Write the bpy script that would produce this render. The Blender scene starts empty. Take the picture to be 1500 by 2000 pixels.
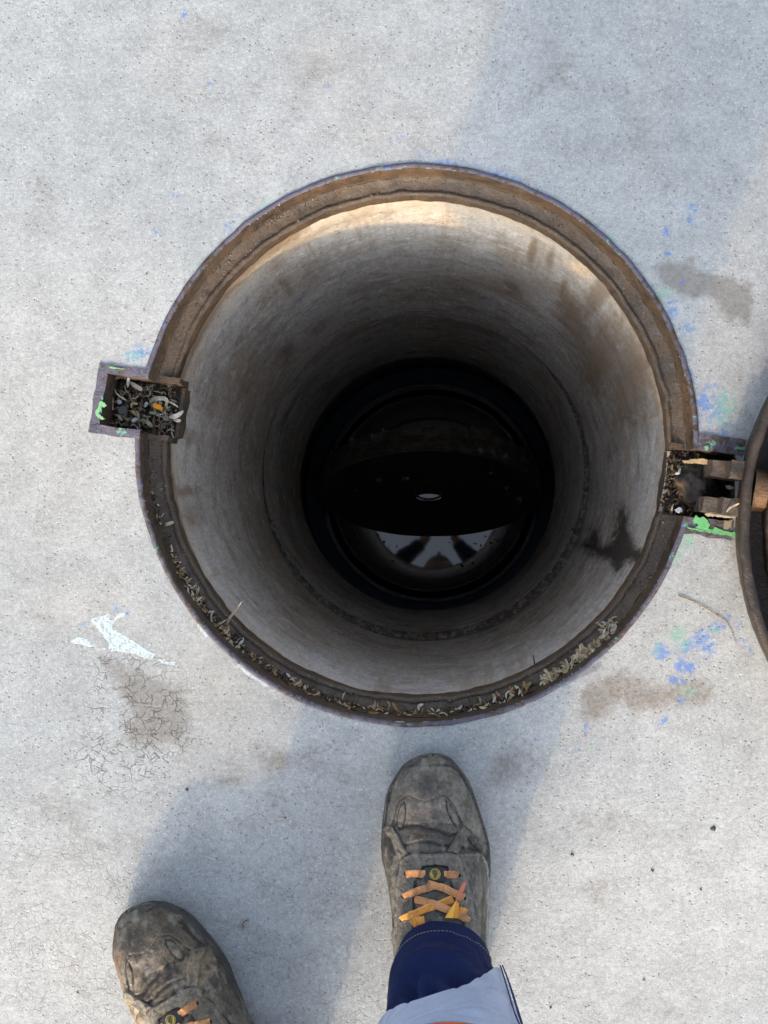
import bpy, bmesh, math, random
import numpy as np
from mathutils import Vector, Quaternion, Matrix
from mathutils.bvhtree import BVHTree

random.seed(7)
RNG = np.random.default_rng(11)
SC = bpy.context.scene
COL = SC.collection
rad = math.radians

# ------------------------------------------------------------------ camera
H = 1.325                      # eye height over the pavement
F = 2350.0                     # focal length in pixels of the 1500 x 2000 photograph
cam_d = bpy.data.cameras.new('camera')
cam = bpy.data.objects.new('camera', cam_d)
COL.objects.link(cam)
cam_d.sensor_fit = 'HORIZONTAL'
cam_d.sensor_width = 36.0
cam_d.lens = 36.0 * F / 1500.0
cam_d.clip_start = 0.02
cam_d.clip_end = 400.0
CQ = Vector((112, -25, -F)).normalized().rotation_difference(Vector((0, 0, -1)))
cam.rotation_mode = 'QUATERNION'
cam.rotation_quaternion = CQ
cam.location = (0, 0, H)
SC.camera = cam
CR = np.array(CQ.to_matrix())

# ------------------------------------------------------------------ light
SUN_EL, SUN_AZ = 20.0, 17.0    # light travels towards +Y, turned 17 degrees towards +X
world = bpy.data.worlds.new('World')
SC.world = world
world.use_nodes = True
wn, wl = world.node_tree.nodes, world.node_tree.links
bg = wn['Background']
sky = wn.new('ShaderNodeTexSky')
sky.sky_type = 'NISHITA'
sky.sun_disc = False
sky.sun_elevation = rad(SUN_EL)
sky.sun_rotation = rad(180 + SUN_AZ)
sky.air_density = 1.0
sky.dust_density = 6.0
sky.ozone_density = 3.0
hsv = wn.new('ShaderNodeHueSaturation')
hsv.inputs['Saturation'].default_value = 0.52
wl.new(sky.outputs[0], hsv.inputs['Color'])
wl.new(hsv.outputs[0], bg.inputs['Color'])
bg.inputs['Strength'].default_value = 0.15
sun_d = bpy.data.lights.new('sun', 'SUN')
sun_d.energy = 0.7
sun_d.angle = rad(1.2)
sun_d.color = (1.0, 0.64, 0.30)
sun = bpy.data.objects.new('sun', sun_d)
COL.objects.link(sun)
sd = Vector((math.sin(rad(SUN_AZ)) * math.cos(rad(SUN_EL)), math.cos(rad(SUN_AZ)) * math.cos(rad(SUN_EL)), -math.sin(rad(SUN_EL))))
sun.rotation_mode = 'QUATERNION'
sun.rotation_quaternion = sd.to_track_quat('-Z', 'Y')
sun.location = (-1.5, -5, 4)
SC.view_settings.view_transform = 'Standard'
SC.view_settings.look = 'None'
SC.view_settings.gamma = 1.0
SC.view_settings.use_curve_mapping = False
SC.view_settings.exposure = 2.0
SC.render.engine = 'CYCLES'
SC.cycles.max_bounces = 16
SC.cycles.diffuse_bounces = 14

# ------------------------------------------------------------------ helpers
def W(px, py, z=0.0):
    """the place at height z that the photograph shows at this pixel"""
    d = CQ @ Vector((px - 750.0, 1000.0 - py, -F))
    k = (z - H) / d.z
    return Vector((d.x * k, d.y * k, z))

def PX(P):
    """pixels of an array of places (n, 3)"""
    d = (np.asarray(P, float) - np.array([0, 0, H])) @ CR
    return 750.0 + F * d[:, 0] / (-d[:, 2]), 1000.0 - F * d[:, 1] / (-d[:, 2])

def _hash(i, j, k, s):
    n = (i.astype(np.int64) * 73856093) ^ (j.astype(np.int64) * 19349663) ^ (k.astype(np.int64) * 83492791) ^ (s * 2654435761)
    n = (n ^ (n >> 13)) * 1274126177
    n = n & 0x7fffffff
    n = (n ^ (n >> 15)) * 40503 & 0x7fffffff
    return (n % 65536) / 65535.0

def vnoise(P, s=0):
    P = np.asarray(P, float)
    I = np.floor(P); f = P - I; f = f * f * (3 - 2 * f)
    i, j, k = I[:, 0], I[:, 1], I[:, 2]
    r = 0
    for a in (0, 1):
        for b in (0, 1):
            for c in (0, 1):
                w = (f[:, 0] if a else 1 - f[:, 0]) * (f[:, 1] if b else 1 - f[:, 1]) * (f[:, 2] if c else 1 - f[:, 2])
                r = r + w * _hash(i + a, j + b, k + c, s)
    return r - 0.5

def fbm(P, scale, octs=4, s=0):
    P = np.asarray(P, float) * scale
    r, a = 0, 1.0
    for o in range(octs):
        r = r + a * vnoise(P + 17.3 * o, s + o); P = P * 2.03; a *= 0.5
    return r

def smooth(x, a, b):
    t = np.clip((x - a) / (b - a), 0, 1)
    return t * t * (3 - 2 * t)

def sdf_poly(x, y, pts):
    """signed distance in pixels, positive inside"""
    d2 = np.full(x.shape, 1e18); ins = np.zeros(x.shape, bool)
    n = len(pts)
    for i in range(n):
        x0, y0 = pts[i]; x1, y1 = pts[(i + 1) % n]
        ex, ey = x1 - x0, y1 - y0
        t = np.clip(((x - x0) * ex + (y - y0) * ey) / (ex * ex + ey * ey + 1e-12), 0, 1)
        d2 = np.minimum(d2, (x - x0 - t * ex) ** 2 + (y - y0 - t * ey) ** 2)
        c = (y0 > y) != (y1 > y)
        with np.errstate(divide='ignore', invalid='ignore'):
            xi = x0 + (y - y0) * ex / (ey if ey else 1e-9)
        ins ^= c & (x < xi)
    return np.where(ins, 1, -1) * np.sqrt(d2)

def dist_line(x, y, pts):
    d2 = np.full(x.shape, 1e18)
    for (x0, y0), (x1, y1) in zip(pts[:-1], pts[1:]):
        ex, ey = x1 - x0, y1 - y0
        t = np.clip(((x - x0) * ex + (y - y0) * ey) / (ex * ex + ey * ey + 1e-12), 0, 1)
        d2 = np.minimum(d2, (x - x0 - t * ex) ** 2 + (y - y0 - t * ey) ** 2)
    return np.sqrt(d2)

def obj(name, V, Fc, mat, parent=None, smoothed=True, cols=None, loc=None, sharp=None):
    me = bpy.data.meshes.new(name)
    me.from_pydata([tuple(v) for v in V] if not isinstance(V, np.ndarray) else V.tolist(), [], Fc if isinstance(Fc, list) else Fc.tolist())
    if smoothed:
        me.polygons.foreach_set('use_smooth', np.ones(len(me.polygons), bool))
    if sharp is not None:
        me.set_sharp_from_angle(angle=rad(sharp))
    for cn, c in (cols or {}).items():
        a = me.attributes.new(cn, 'FLOAT_COLOR', 'POINT')
        c = np.asarray(c, np.float32)
        if c.shape[1] == 3:
            c = np.concatenate([c, np.ones((len(c), 1), np.float32)], 1)
        a.data.foreach_set('color', c.ravel())
    me.materials.append(mat)
    me.update()
    o = bpy.data.objects.new(name, me)
    COL.objects.link(o)
    if parent is not None:
        o.parent = parent
    if loc is not None:
        o.location = loc
    return o

def tag(o, label=None, cat=None, group=None, kind=None):
    for k, v in (('label', label), ('category', cat), ('group', group), ('kind', kind)):
        if v:
            o[k] = v
    return o

def empty(name, loc=(0, 0, 0), rotz=0.0):
    o = bpy.data.objects.new(name, None)
    COL.objects.link(o)
    o.location = loc
    o.rotation_euler = (0, 0, rotz)
    o.empty_display_size = 0.02
    return o

def grid_faces(nu, nv, closed_u=False, keep=None):
    iu = np.arange(nu if closed_u else nu - 1); iv = np.arange(nv - 1)
    A, B = np.meshgrid(iu, iv, indexing='ij')
    A = A.ravel(); B = B.ravel(); A2 = (A + 1) % nu
    f = np.stack([A * nv + B, A2 * nv + B, A2 * nv + B + 1, A * nv + B + 1], 1)
    if keep is not None:
        f = f[keep(A, B)]
    return f

class MB:
    """collects simple solids into one mesh, each with its own colour"""
    def __init__(s):
        s.V, s.F, s.C = [], [], []
    def add(s, V, Fc, c=(0, 0, 0)):
        b = len(s.V)
        s.V += [tuple(v) for v in V]
        s.F += [tuple(b + i for i in f) for f in Fc]
        s.C += [tuple(c) + (1.0,)] * len(V)
    def ribbon(s, pts, w, th, c, up=Vector((0, 0, 1)), taper=False):
        n = len(pts); V = []
        for i, p in enumerate(pts):
            p = Vector(p)
            t = (Vector(pts[min(i + 1, n - 1)]) - Vector(pts[max(i - 1, 0)])).normalized()
            u = up[i] if isinstance(up, list) else up
            sd_ = t.cross(u)
            if sd_.length < 1e-6:
                sd_ = Vector((1, 0, 0))
            sd_.normalize(); u2 = sd_.cross(t).normalized()
            k = w * ((1 - abs(2 * i / (n - 1) - 1) ** 3 * 0.8) if taper else 1.0)
            V += [p - sd_ * k / 2 - u2 * th / 2, p + sd_ * k / 2 - u2 * th / 2, p + sd_ * k / 2 + u2 * th / 2, p - sd_ * k / 2 + u2 * th / 2]
        Fc = [(0, 3, 2, 1), (4 * n - 4, 4 * n - 3, 4 * n - 2, 4 * n - 1)]
        for i in range(n - 1):
            a = 4 * i
            for j in range(4):
                Fc.append((a + j, a + (j + 1) % 4, a + 4 + (j + 1) % 4, a + 4 + j))
        s.add(V, Fc, c)
    def tube(s, pts, r, c, sides=6):
        n = len(pts); V = []
        for i, p in enumerate(pts):
            p = Vector(p)
            t = (Vector(pts[min(i + 1, n - 1)]) - Vector(pts[max(i - 1, 0)])).normalized()
            a = t.cross(Vector((0.13, 0.21, 0.97))).normalized(); b = t.cross(a)
            rr = r[i] if isinstance(r, (list, tuple)) else r
            for k in range(sides):
                q = 2 * math.pi * k / sides
                V.append(p + a * math.cos(q) * rr + b * math.sin(q) * rr)
        Fc = [tuple(range(sides))[::-1], tuple(range((n - 1) * sides, n * sides))]
        for i in range(n - 1):
            for k in range(sides):
                Fc.append((i * sides + k, i * sides + (k + 1) % sides, (i + 1) * sides + (k + 1) % sides, (i + 1) * sides + k))
        s.add(V, Fc, c)
    def crumb(s, p, r, c):
        V = []
        for d in ((1, 0, 0), (-1, 0, 0), (0, 1, 0), (0, -1, 0), (0, 0, 1), (0, 0, -1)):
            k = r * random.uniform(0.55, 1.25)
            V.append((p[0] + d[0] * k + random.uniform(-.3, .3) * r, p[1] + d[1] * k + random.uniform(-.3, .3) * r, p[2] + d[2] * k * 0.7))
        s.add(V, [(0, 2, 4), (2, 1, 4), (1, 3, 4), (3, 0, 4), (2, 0, 5), (1, 2, 5), (3, 1, 5), (0, 3, 5)], c)
    def box(s, c0, c1, c=(0, 0, 0), M=None):
        x0, y0, z0 = c0; x1, y1, z1 = c1
        V = [Vector(v) for v in ((x0, y0, z0), (x1, y0, z0), (x1, y1, z0), (x0, y1, z0), (x0, y0, z1), (x1, y0, z1), (x1, y1, z1), (x0, y1, z1))]
        if M is not None:
            V = [M @ v for v in V]
        s.add(V, [(0, 3, 2, 1), (4, 5, 6, 7), (0, 1, 5, 4), (1, 2, 6, 5), (2, 3, 7, 6), (3, 0, 4, 7)], c)
    def rough_box(s, c0, c1, cell=0.004, M=None, c=(0, 0, 0), amp=0.0):
        """a box with subdivided faces, so that it can be worn"""
        lo = np.array(c0, float); hi = np.array(c1, float)
        for ax in range(3):
            u, v = (ax + 1) % 3, (ax + 2) % 3
            nu = max(2, int((hi[u] - lo[u]) / cell) + 1); nv = max(2, int((hi[v] - lo[v]) / cell) + 1)
            for side in (0, 1):
                g = np.zeros((nu, nv, 3))
                g[:, :, ax] = (lo, hi)[side][ax]
                g[:, :, u] = np.linspace(lo[u], hi[u], nu)[:, None]
                g[:, :, v] = np.linspace(lo[v], hi[v], nv)[None, :]
                g = g.reshape(-1, 3)
                if amp:
                    g = g + amp * np.stack([fbm(g, 90, 3, 5), fbm(g, 90, 3, 6), fbm(g, 90, 3, 7)], 1)
                f = grid_faces(nu, nv)
                if not side:
                    f = f[:, ::-1]
                s.add([(M @ Vector(p)) if M is not None else Vector(p) for p in g], f.tolist(), c)
    def build(s, name, mat, parent=None, smoothed=False, sharp=None, weld=False):
        o = obj(name, s.V, s.F, mat, parent, smoothed, {'tint': np.array(s.C)}, sharp=sharp)
        if weld:
            bm = bmesh.new(); bm.from_mesh(o.data)
            bmesh.ops.remove_doubles(bm, verts=bm.verts, dist=1e-5)
            bm.to_mesh(o.data); bm.free()
        return o

# ------------------------------------------------------------------ materials
class NT:
    def __init__(s, name):
        s.m = bpy.data.materials.new(name)
        s.m.use_nodes = True
        s.t = s.m.node_tree
        s.n, s.l = s.t.nodes, s.t.links
        s.b = s.n['Principled BSDF']
        s.co = s.n.new('ShaderNodeTexCoord').outputs['Object']
    def node(s, typ, ins=None, **kw):
        n = s.n.new(typ)
        for k, v in kw.items():
            setattr(n, k, v)
        for k, v in (ins or {}).items():
            if v is None:
                continue
            if isinstance(v, bpy.types.NodeSocket):
                s.l.new(v, n.inputs[k])
            else:
                n.inputs[k].default_value = v
        return n
    def noise(s, scale, detail=4, rough=0.55, co=None, dist=0.0):
        return s.node('ShaderNodeTexNoise', {'Vector': co or s.co, 'Scale': scale, 'Detail': detail, 'Roughness': rough, 'Distortion': dist}).outputs[0]
    def vor(s, scale, feature='F1', co=None, out='Distance'):
        return s.node('ShaderNodeTexVoronoi', {'Vector': co or s.co, 'Scale': scale}, feature=feature).outputs[out]
    def math(s, op, a, b=0.0, c=0.0, clamp=False):
        n = s.node('ShaderNodeMath', {0: a, 1: b, 2: c}, operation=op)
        n.use_clamp = clamp
        return n.outputs[0]
    def ramp(s, v, a, b, lo=0.0, hi=1.0):
        n = s.node('ShaderNodeMapRange', {'Value': v, 'From Min': a, 'From Max': b, 'To Min': lo, 'To Max': hi}, interpolation_type='SMOOTHSTEP')
        return n.outputs[0]
    def mix(s, f, a, b, mode='MIX'):
        n = s.node('ShaderNodeMix', None, data_type='RGBA', blend_type=mode)
        for i, v in ((0, f), (6, a), (7, b)):
            if isinstance(v, bpy.types.NodeSocket):
                s.l.new(v, n.inputs[i])
            else:
                n.inputs[i].default_value = v if i == 0 else tuple(v) + ((1.0,) if len(v) == 3 else ())
        return n.outputs[2]
    def grey(s, v):
        return s.node('ShaderNodeCombineColor', {0: v, 1: v, 2: v}).outputs[0]
    def attr(s, name):
        n = s.node('ShaderNodeAttribute', None, attribute_name=name)
        sp = s.node('ShaderNodeSeparateColor', {0: n.outputs['Color']})
        return n.outputs['Color'], sp.outputs[0], sp.outputs[1], sp.outputs[2]
    def finish(s, color, rough=0.8, bump=None, bump_d=0.001, bump_s=1.0, metal=0.0, ior=None, spec=None, coat=0.0):
        def put(k, v):
            if isinstance(v, bpy.types.NodeSocket):
                s.l.new(v, s.b.inputs[k])
            else:
                s.b.inputs[k].default_value = v
        put('Base Color', color if isinstance(color, bpy.types.NodeSocket) else tuple(color) + (1.0,))
        put('Roughness', rough); put('Metallic', metal)
        if ior: put('IOR', ior)
        if spec is not None: put('Specular IOR Level', spec)
        if coat: put('Coat Weight', coat); put('Coat Roughness', 0.15)
        if bump is not None:
            bn = s.node('ShaderNodeBump', {'Height': bump, 'Distance': bump_d, 'Strength': bump_s})
            s.l.new(bn.outputs[0], s.b.inputs['Normal'])
        return s.m

def mat_pavement():
    t = NT('pavement_concrete')
    _, white, blue, green = t.attr('paint')
    _, stain, brown, crack = t.attr('stains')
    _, warm, edge, pale = t.attr('tones')
    n1 = t.noise(3.2, 7, 0.6)
    n2 = t.noise(28, 6, 0.62)
    n3 = t.noise(170, 4, 0.65)
    n4 = t.noise(430, 5, 0.75)
    base = t.mix(t.ramp(n1, 0.36, 0.64), (0.256, 0.277, 0.284), (0.300, 0.320, 0.323))
    base = t.mix(t.math('MULTIPLY', warm, 0.45), base, (0.335, 0.315, 0.272))
    base = t.mix(t.math('MULTIPLY', pale, 0.5), base, (0.40, 0.395, 0.38))
    k = t.math('ADD', t.ramp(n2, 0.25, 0.75, 0.88, 1.11), t.ramp(n3, 0.25, 0.75, -0.15, 0.15))
    k = t.math('ADD', k, t.ramp(n4, 0.32, 0.68, -0.17, 0.17))
    base = t.mix(1.0, base, t.grey(k), 'MULTIPLY')
    # grit: dark and pale grains of the worn mortar
    v = t.node('ShaderNodeTexVoronoi', {'Vector': t.co, 'Scale': 330.0})
    vr = t.node('ShaderNodeSeparateColor', {0: v.outputs['Color']})
    zone = t.ramp(t.noise(9, 3), 0.35, 0.65, 0.95, 0.80)
    dk = t.math('MULTIPLY', t.ramp(t.math('ADD', v.outputs['Distance'], t.math('MULTIPLY', vr.outputs[2], 0.22)), 0.5, 0.25), t.math('GREATER_THAN', vr.outputs[0], zone))
    base = t.mix(t.math('MULTIPLY', dk, 0.36), base, (0.07, 0.068, 0.066))
    pl = t.math('MULTIPLY', t.ramp(v.outputs['Distance'], 0.5, 0.25), t.math('GREATER_THAN', vr.outputs[1], 0.86))
    base = t.mix(t.math('MULTIPLY', pl, 0.45), base, (0.47, 0.455, 0.43))
    v2 = t.node('ShaderNodeTexVoronoi', {'Vector': t.co, 'Scale': 62.0})
    vr2 = t.node('ShaderNodeSeparateColor', {0: v2.outputs['Color']})
    pit = t.math('MULTIPLY', t.ramp(t.math('ADD', v2.outputs['Distance'], t.math('ADD', t.math('MULTIPLY', n4, 0.2), t.math('MULTIPLY', vr2.outputs[1], 0.12))), 0.22, 0.12), t.math('GREATER_THAN', vr2.outputs[0], 0.955))
    base = t.mix(t.math('MULTIPLY', pit, 0.45), base, (0.085, 0.083, 0.09))
    # hairline crazing
    wob = t.node('ShaderNodeTexNoise', {'Vector': t.co, 'Scale': 60.0, 'Detail': 3.0})
    vec = t.node('ShaderNodeVectorMath', {0: t.co, 1: t.node('ShaderNodeVectorMath', {0: wob.outputs['Color'], 'Scale': 0.011}, operation='SCALE').outputs[0]}, operation='ADD').outputs[0]
    c1 = t.vor(62, 'DISTANCE_TO_EDGE', vec)
    c2 = t.vor(125, 'DISTANCE_TO_EDGE', vec)
    craze = t.math('MAXIMUM', t.math('MULTIPLY', t.ramp(c1, 0.045, 0.010), t.ramp(t.noise(48, 3), 0.40, 0.58)), t.math('MULTIPLY', t.ramp(c2, 0.075, 0.015), t.ramp(t.noise(64, 3), 0.44, 0.60)))
    cn = t.ramp(t.noise(26, 4), 0.36, 0.52)
    cm = t.math('MULTIPLY', craze, t.math('MULTIPLY', cn, crack), clamp=True)
    spot = t.math('MULTIPLY', t.ramp(t.noise(75, 4, 0.6), 0.60, 0.70), t.ramp(crack, 0.6, 1.0))
    cm = t.math('MAXIMUM', cm, t.math('MULTIPLY', spot, t.ramp(n4, 0.45, 0.6)))
    # stains with their own outline
    n5 = t.math('ADD', t.math('MULTIPLY', t.noise(26, 5, 0.6), 0.45), t.math('MULTIPLY', t.noise(150, 6, 0.75), 0.55))
    def edgy(m, nz, amt, soft):
        return t.ramp(t.math('ADD', m, t.math('MULTIPLY', t.math('SUBTRACT', nz, 0.5), amt)), 0.5 - soft, 0.5 + soft)
    st = t.math('MULTIPLY', edgy(stain, n5, 2.4, 0.30), t.ramp(n3, 0.35, 0.65, 0.50, 0.95))
    base = t.mix(st, base, t.mix(n3, (0.115, 0.110, 0.100), (0.185, 0.176, 0.160)))
    br = t.math('MULTIPLY', edgy(brown, n5, 3.6, 0.36), t.ramp(n3, 0.35, 0.65, 0.30, 0.92))
    base = t.mix(br, base, t.mix(n3, (0.10, 0.082, 0.06), (0.20, 0.165, 0.122)))
    base = t.mix(t.math('MULTIPLY', cm, 0.66), base, (0.045, 0.041, 0.037))
    n6 = t.noise(190, 6, 0.72)
    bl = t.math('MULTIPLY', edgy(blue, n6, 1.6, 0.16), t.ramp(n4, 0.30, 0.46))
    base = t.mix(t.math('MULTIPLY', bl, 0.72), base, t.mix(n2, (0.030, 0.12, 0.40), (0.06, 0.18, 0.44)))
    gr = t.math('MULTIPLY', edgy(green, n6, 1.6, 0.2), t.ramp(n4, 0.32, 0.50))
    base = t.mix(t.math('MULTIPLY', gr, 0.66), base, t.mix(n2, (0.10, 0.31, 0.19), (0.19, 0.42, 0.30)))
    ed = edgy(edge, n6, 0.8, 0.12)
    base = t.mix(t.math('MULTIPLY', ed, 0.45), base, (0.105, 0.10, 0.135))
    wh = t.math('MULTIPLY', edgy(white, n6, 1.3, 0.10), t.ramp(t.noise(240, 6, 0.8), 0.36, 0.50))
    base = t.mix(t.math('MULTIPLY', wh, 0.86), base, t.mix(n3, (0.36, 0.46, 0.50), (0.49, 0.57, 0.59)))
    hgt = t.math('ADD', t.math('MULTIPLY', n4, 0.6), t.math('MULTIPLY', n3, 0.5))
    hgt = t.math('SUBTRACT', hgt, t.math('MULTIPLY', t.math('MAXIMUM', t.math('MAXIMUM', dk, pit), cm), 0.9))
    hgt = t.math('ADD', hgt, t.math('MULTIPLY', wh, 0.4))
    return t.finish(base, t.ramp(wh, 0, 1, 0.88, 0.55), hgt, 0.0011, 0.7)

def mat_iron(name, tint=(1, 1, 1), gloss=0.0, dirty=0.5, wet=0.0):
    t = NT(name)
    _, paint, rust, dust = t.attr('tint')
    n1 = t.noise(22, 6, 0.6); n2 = t.noise(95, 5, 0.65); n3 = t.noise(420, 4, 0.7)
    c = t.mix(t.ramp(n1, 0.40, 0.60), (0.012, 0.0090, 0.0068), (0.050, 0.032, 0.018))
    c = t.mix(t.math('MULTIPLY', t.ramp(n2, 0.48, 0.72), 0.7), c, (0.080, 0.042, 0.018))
    c = t.mix(t.math('MULTIPLY', rust, t.ramp(n2, 0.25, 0.6)), c, (0.070, 0.036, 0.012))
    c = t.mix(t.math('MULTIPLY', t.ramp(n3, 0.45, 0.75), dirty), c, (0.105, 0.082, 0.060))
    c = t.mix(t.math('MULTIPLY', dust, t.ramp(n3, 0.2, 0.62)), c, (0.080, 0.060, 0.042))
    p = t.ramp(t.math('ADD', paint, t.math('MULTIPLY', t.math('SUBTRACT', t.noise(130, 6, 0.7), 0.5), 1.9)), 0.40, 0.60)
    pc = t.mix(n1, (0.060, 0.054, 0.074), (0.115, 0.108, 0.150))
    c = t.mix(t.math('MULTIPLY', p, 0.92), c, pc)
    fl = t.ramp(t.noise(70, 5, 0.7), 0.60, 0.66)
    fl2 = t.ramp(t.noise(58, 5, 0.7, co=t.node('ShaderNodeVectorMath', {0: t.co, 1: (3.1, 1.7, 0.4)}, operation='ADD').outputs[0]), 0.60, 0.65)
    c = t.mix(t.math('MULTIPLY', p, fl), c, (0.06, 0.14, 0.36))
    c = t.mix(t.math('MULTIPLY', p, fl2), c, (0.12, 0.31, 0.21))
    c = t.mix(1.0, c, tint, 'MULTIPLY')
    r = t.ramp(n2, 0.3, 0.7, 0.42 - gloss * 0.2, 0.85 - gloss * 0.4)
    h = t.math('ADD', t.math('MULTIPLY', n2, 0.8), t.math('MULTIPLY', n3, 0.6))
    return t.finish(c, r, h, 0.0022, 0.8, metal=0.0, spec=0.5)

def mat_tint(name, rough=0.85, var=0.25, bump=0.0006, scale=600, spec=0.3):
    """colour carried by each piece, varied by grain"""
    t = NT(name)
    c, _, _, _ = t.attr('tint')
    n = t.noise(scale, 4, 0.65)
    c = t.mix(1.0, c, t.grey(t.ramp(n, 0.25, 0.75, 1 - var, 1 + var)), 'MULTIPLY')
    return t.finish(c, rough, n, bump, 0.6, spec=spec)

def mat_plain(name, c1, c2, scale=80, rough=0.8, bump=0.0005, spec=0.4, coat=0.0, ior=None):
    t = NT(name)
    n = t.noise(scale, 5, 0.6); n2 = t.noise(scale * 7, 3, 0.6)
    c = t.mix(t.ramp(n, 0.3, 0.7), c1, c2)
    c = t.mix(1.0, c, t.grey(t.ramp(n2, 0.25, 0.75, 0.85, 1.15)), 'MULTIPLY')
    return t.finish(c, rough, t.math('ADD', n, t.math('MULTIPLY', n2, 0.5)), bump, 0.6, spec=spec, coat=coat, ior=ior)

def mat_pipe(name, base_a, base_b):
    t = NT(name)
    _, wet, brown, pale = t.attr('stains')
    # stretched along the wall's height: casting marks and washed streaks
    mp = t.node('ShaderNodeMapping', {'Vector': t.co, 'Scale': (1.0, 1.0, 0.22)}).outputs[0]
    hp = t.node('ShaderNodeMapping', {'Vector': t.co, 'Scale': (0.6, 0.6, 1.3)}).outputs[0]
    n1 = t.noise(7, 6, 0.62, mp); nh = t.noise(16, 6, 0.65, hp)
    vs_ = t.node('ShaderNodeMapping', {'Vector': t.co, 'Scale': (1.0, 1.0, 0.05)}).outputs[0]
    n2 = t.noise(34, 6, 0.65); n3 = t.noise(260, 4, 0.7); n4 = t.noise(110, 5, 0.7, mp)
    c = t.mix(t.ramp(n1, 0.33, 0.67), base_a, base_b)
    c = t.mix(t.math('MULTIPLY', t.ramp(nh, 0.46, 0.66), 0.45), c, (0.37, 0.325, 0.265))
    c = t.mix(t.math('MULTIPLY', t.ramp(t.noise(4.5, 6, 0.65), 0.46, 0.60), 0.65), c, (0.36, 0.30, 0.225))
    c = t.mix(t.math('MULTIPLY', t.ramp(n2, 0.53, 0.64), 0.75), c, (0.66, 0.65, 0.625))
    c = t.mix(t.math('MULTIPLY', t.ramp(t.noise(13, 6, 0.7), 0.53, 0.62), 0.62), c, (0.27, 0.245, 0.21))
    c = t.mix(t.math('MULTIPLY', pale, t.ramp(n2, 0.3, 0.6)), c, (0.57, 0.57, 0.56))
    c = t.mix(1.0, c, t.grey(t.math('ADD', t.ramp(n3, 0.28, 0.72, 0.72, 1.22), t.ramp(n4, 0.3, 0.7, -0.14, 0.12))), 'MULTIPLY')
    v = t.node('ShaderNodeTexVoronoi', {'Vector': t.co, 'Scale': 120.0})
    vr = t.node('ShaderNodeSeparateColor', {0: v.outputs['Color']})
    pit = t.math('MULTIPLY', t.ramp(t.math('ADD', v.outputs['Distance'], t.math('MULTIPLY', vr.outputs[1], 0.15)), 0.34, 0.18), t.math('GREATER_THAN', vr.outputs[0], 0.80))
    c = t.mix(t.math('MULTIPLY', pit, 0.6), c, (0.06, 0.055, 0.05))
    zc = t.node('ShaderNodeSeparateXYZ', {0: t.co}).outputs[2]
    drip = t.math('MULTIPLY', t.ramp(t.noise(30, 4, 0.6, vs_), 0.54, 0.64), t.ramp(t.math('ADD', zc, t.math('MULTIPLY', t.noise(10, 3), 0.5)), -0.25, 0.12))
    c = t.mix(t.math('MULTIPLY', drip, 0.55), c, (0.27, 0.20, 0.125))
    c = t.mix(t.math('MULTIPLY', t.ramp(t.math('ADD', zc, t.math('MULTIPLY', n1, 0.16)), -0.16, 0.02), 0.62), c, (0.43, 0.345, 0.225))  # tan rust wash by height; also puts the sun patch's peach into the wall
    agg = t.math('MULTIPLY', t.ramp(t.noise(6, 5, 0.65), 0.50, 0.60), t.ramp(t.noise(210, 5, 0.75), 0.46, 0.58))
    c = t.mix(t.math('MULTIPLY', agg, 0.4), c, (0.25, 0.22, 0.18))
    def edgy(m, amt, soft):
        return t.ramp(t.math('ADD', m, t.math('MULTIPLY', t.math('SUBTRACT', n4, 0.5), amt)), 0.5 - soft, 0.5 + soft)
    c = t.mix(t.math('MULTIPLY', edgy(brown, 0.9, 0.2), 0.75), c, t.mix(n2, (0.15, 0.10, 0.06), (0.26, 0.175, 0.10)))
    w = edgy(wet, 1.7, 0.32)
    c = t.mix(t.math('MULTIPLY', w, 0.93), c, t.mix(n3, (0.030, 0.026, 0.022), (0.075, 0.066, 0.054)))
    h = t.math('ADD', t.math('MULTIPLY', n3, 0.7), t.math('ADD', t.math('MULTIPLY', n2, 0.9), t.math('MULTIPLY', nh, 0.35)))
    h = t.math('SUBTRACT', h, t.math('MULTIPLY', pit, 0.8))
    return t.finish(c, t.ramp(w, 0, 1, 0.86, 0.45), h, 0.0016, 0.75, spec=0.35)

def mat_leather(name, warm=0.0):
    t = NT(name)
    c, _, _, _ = t.attr('tint')
    n1 = t.noise(48, 6, 0.66); n2 = t.noise(190, 5, 0.68); n3 = t.noise(750, 3, 0.7)
    c = t.mix(t.math('MULTIPLY', t.ramp(n1, 0.50, 0.68), 0.55), c, (0.034, 0.030, 0.027))
    c = t.mix(t.math('MULTIPLY', t.ramp(n2, 0.52, 0.74), 0.45), c, (0.24 + 0.05 * warm, 0.215, 0.175 - 0.04 * warm))
    c = t.mix(t.math('MULTIPLY', t.ramp(n2, 0.46, 0.30), 0.5), c, (0.04, 0.036, 0.033))
    c = t.mix(1.0, c, t.grey(t.ramp(n3, 0.25, 0.75, 0.75, 1.22)), 'MULTIPLY')
    mu = t.vor(420, 'DISTANCE_TO_EDGE')
    h = t.math('ADD', t.math('MULTIPLY', n2, 1.0), t.math('ADD', t.math('MULTIPLY', n3, 0.4), t.math('MULTIPLY', t.ramp(mu, 0.0, 0.15), 0.25)))
    return t.finish(c, 0.78, h, 0.0012, 0.75, spec=0.3)

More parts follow.
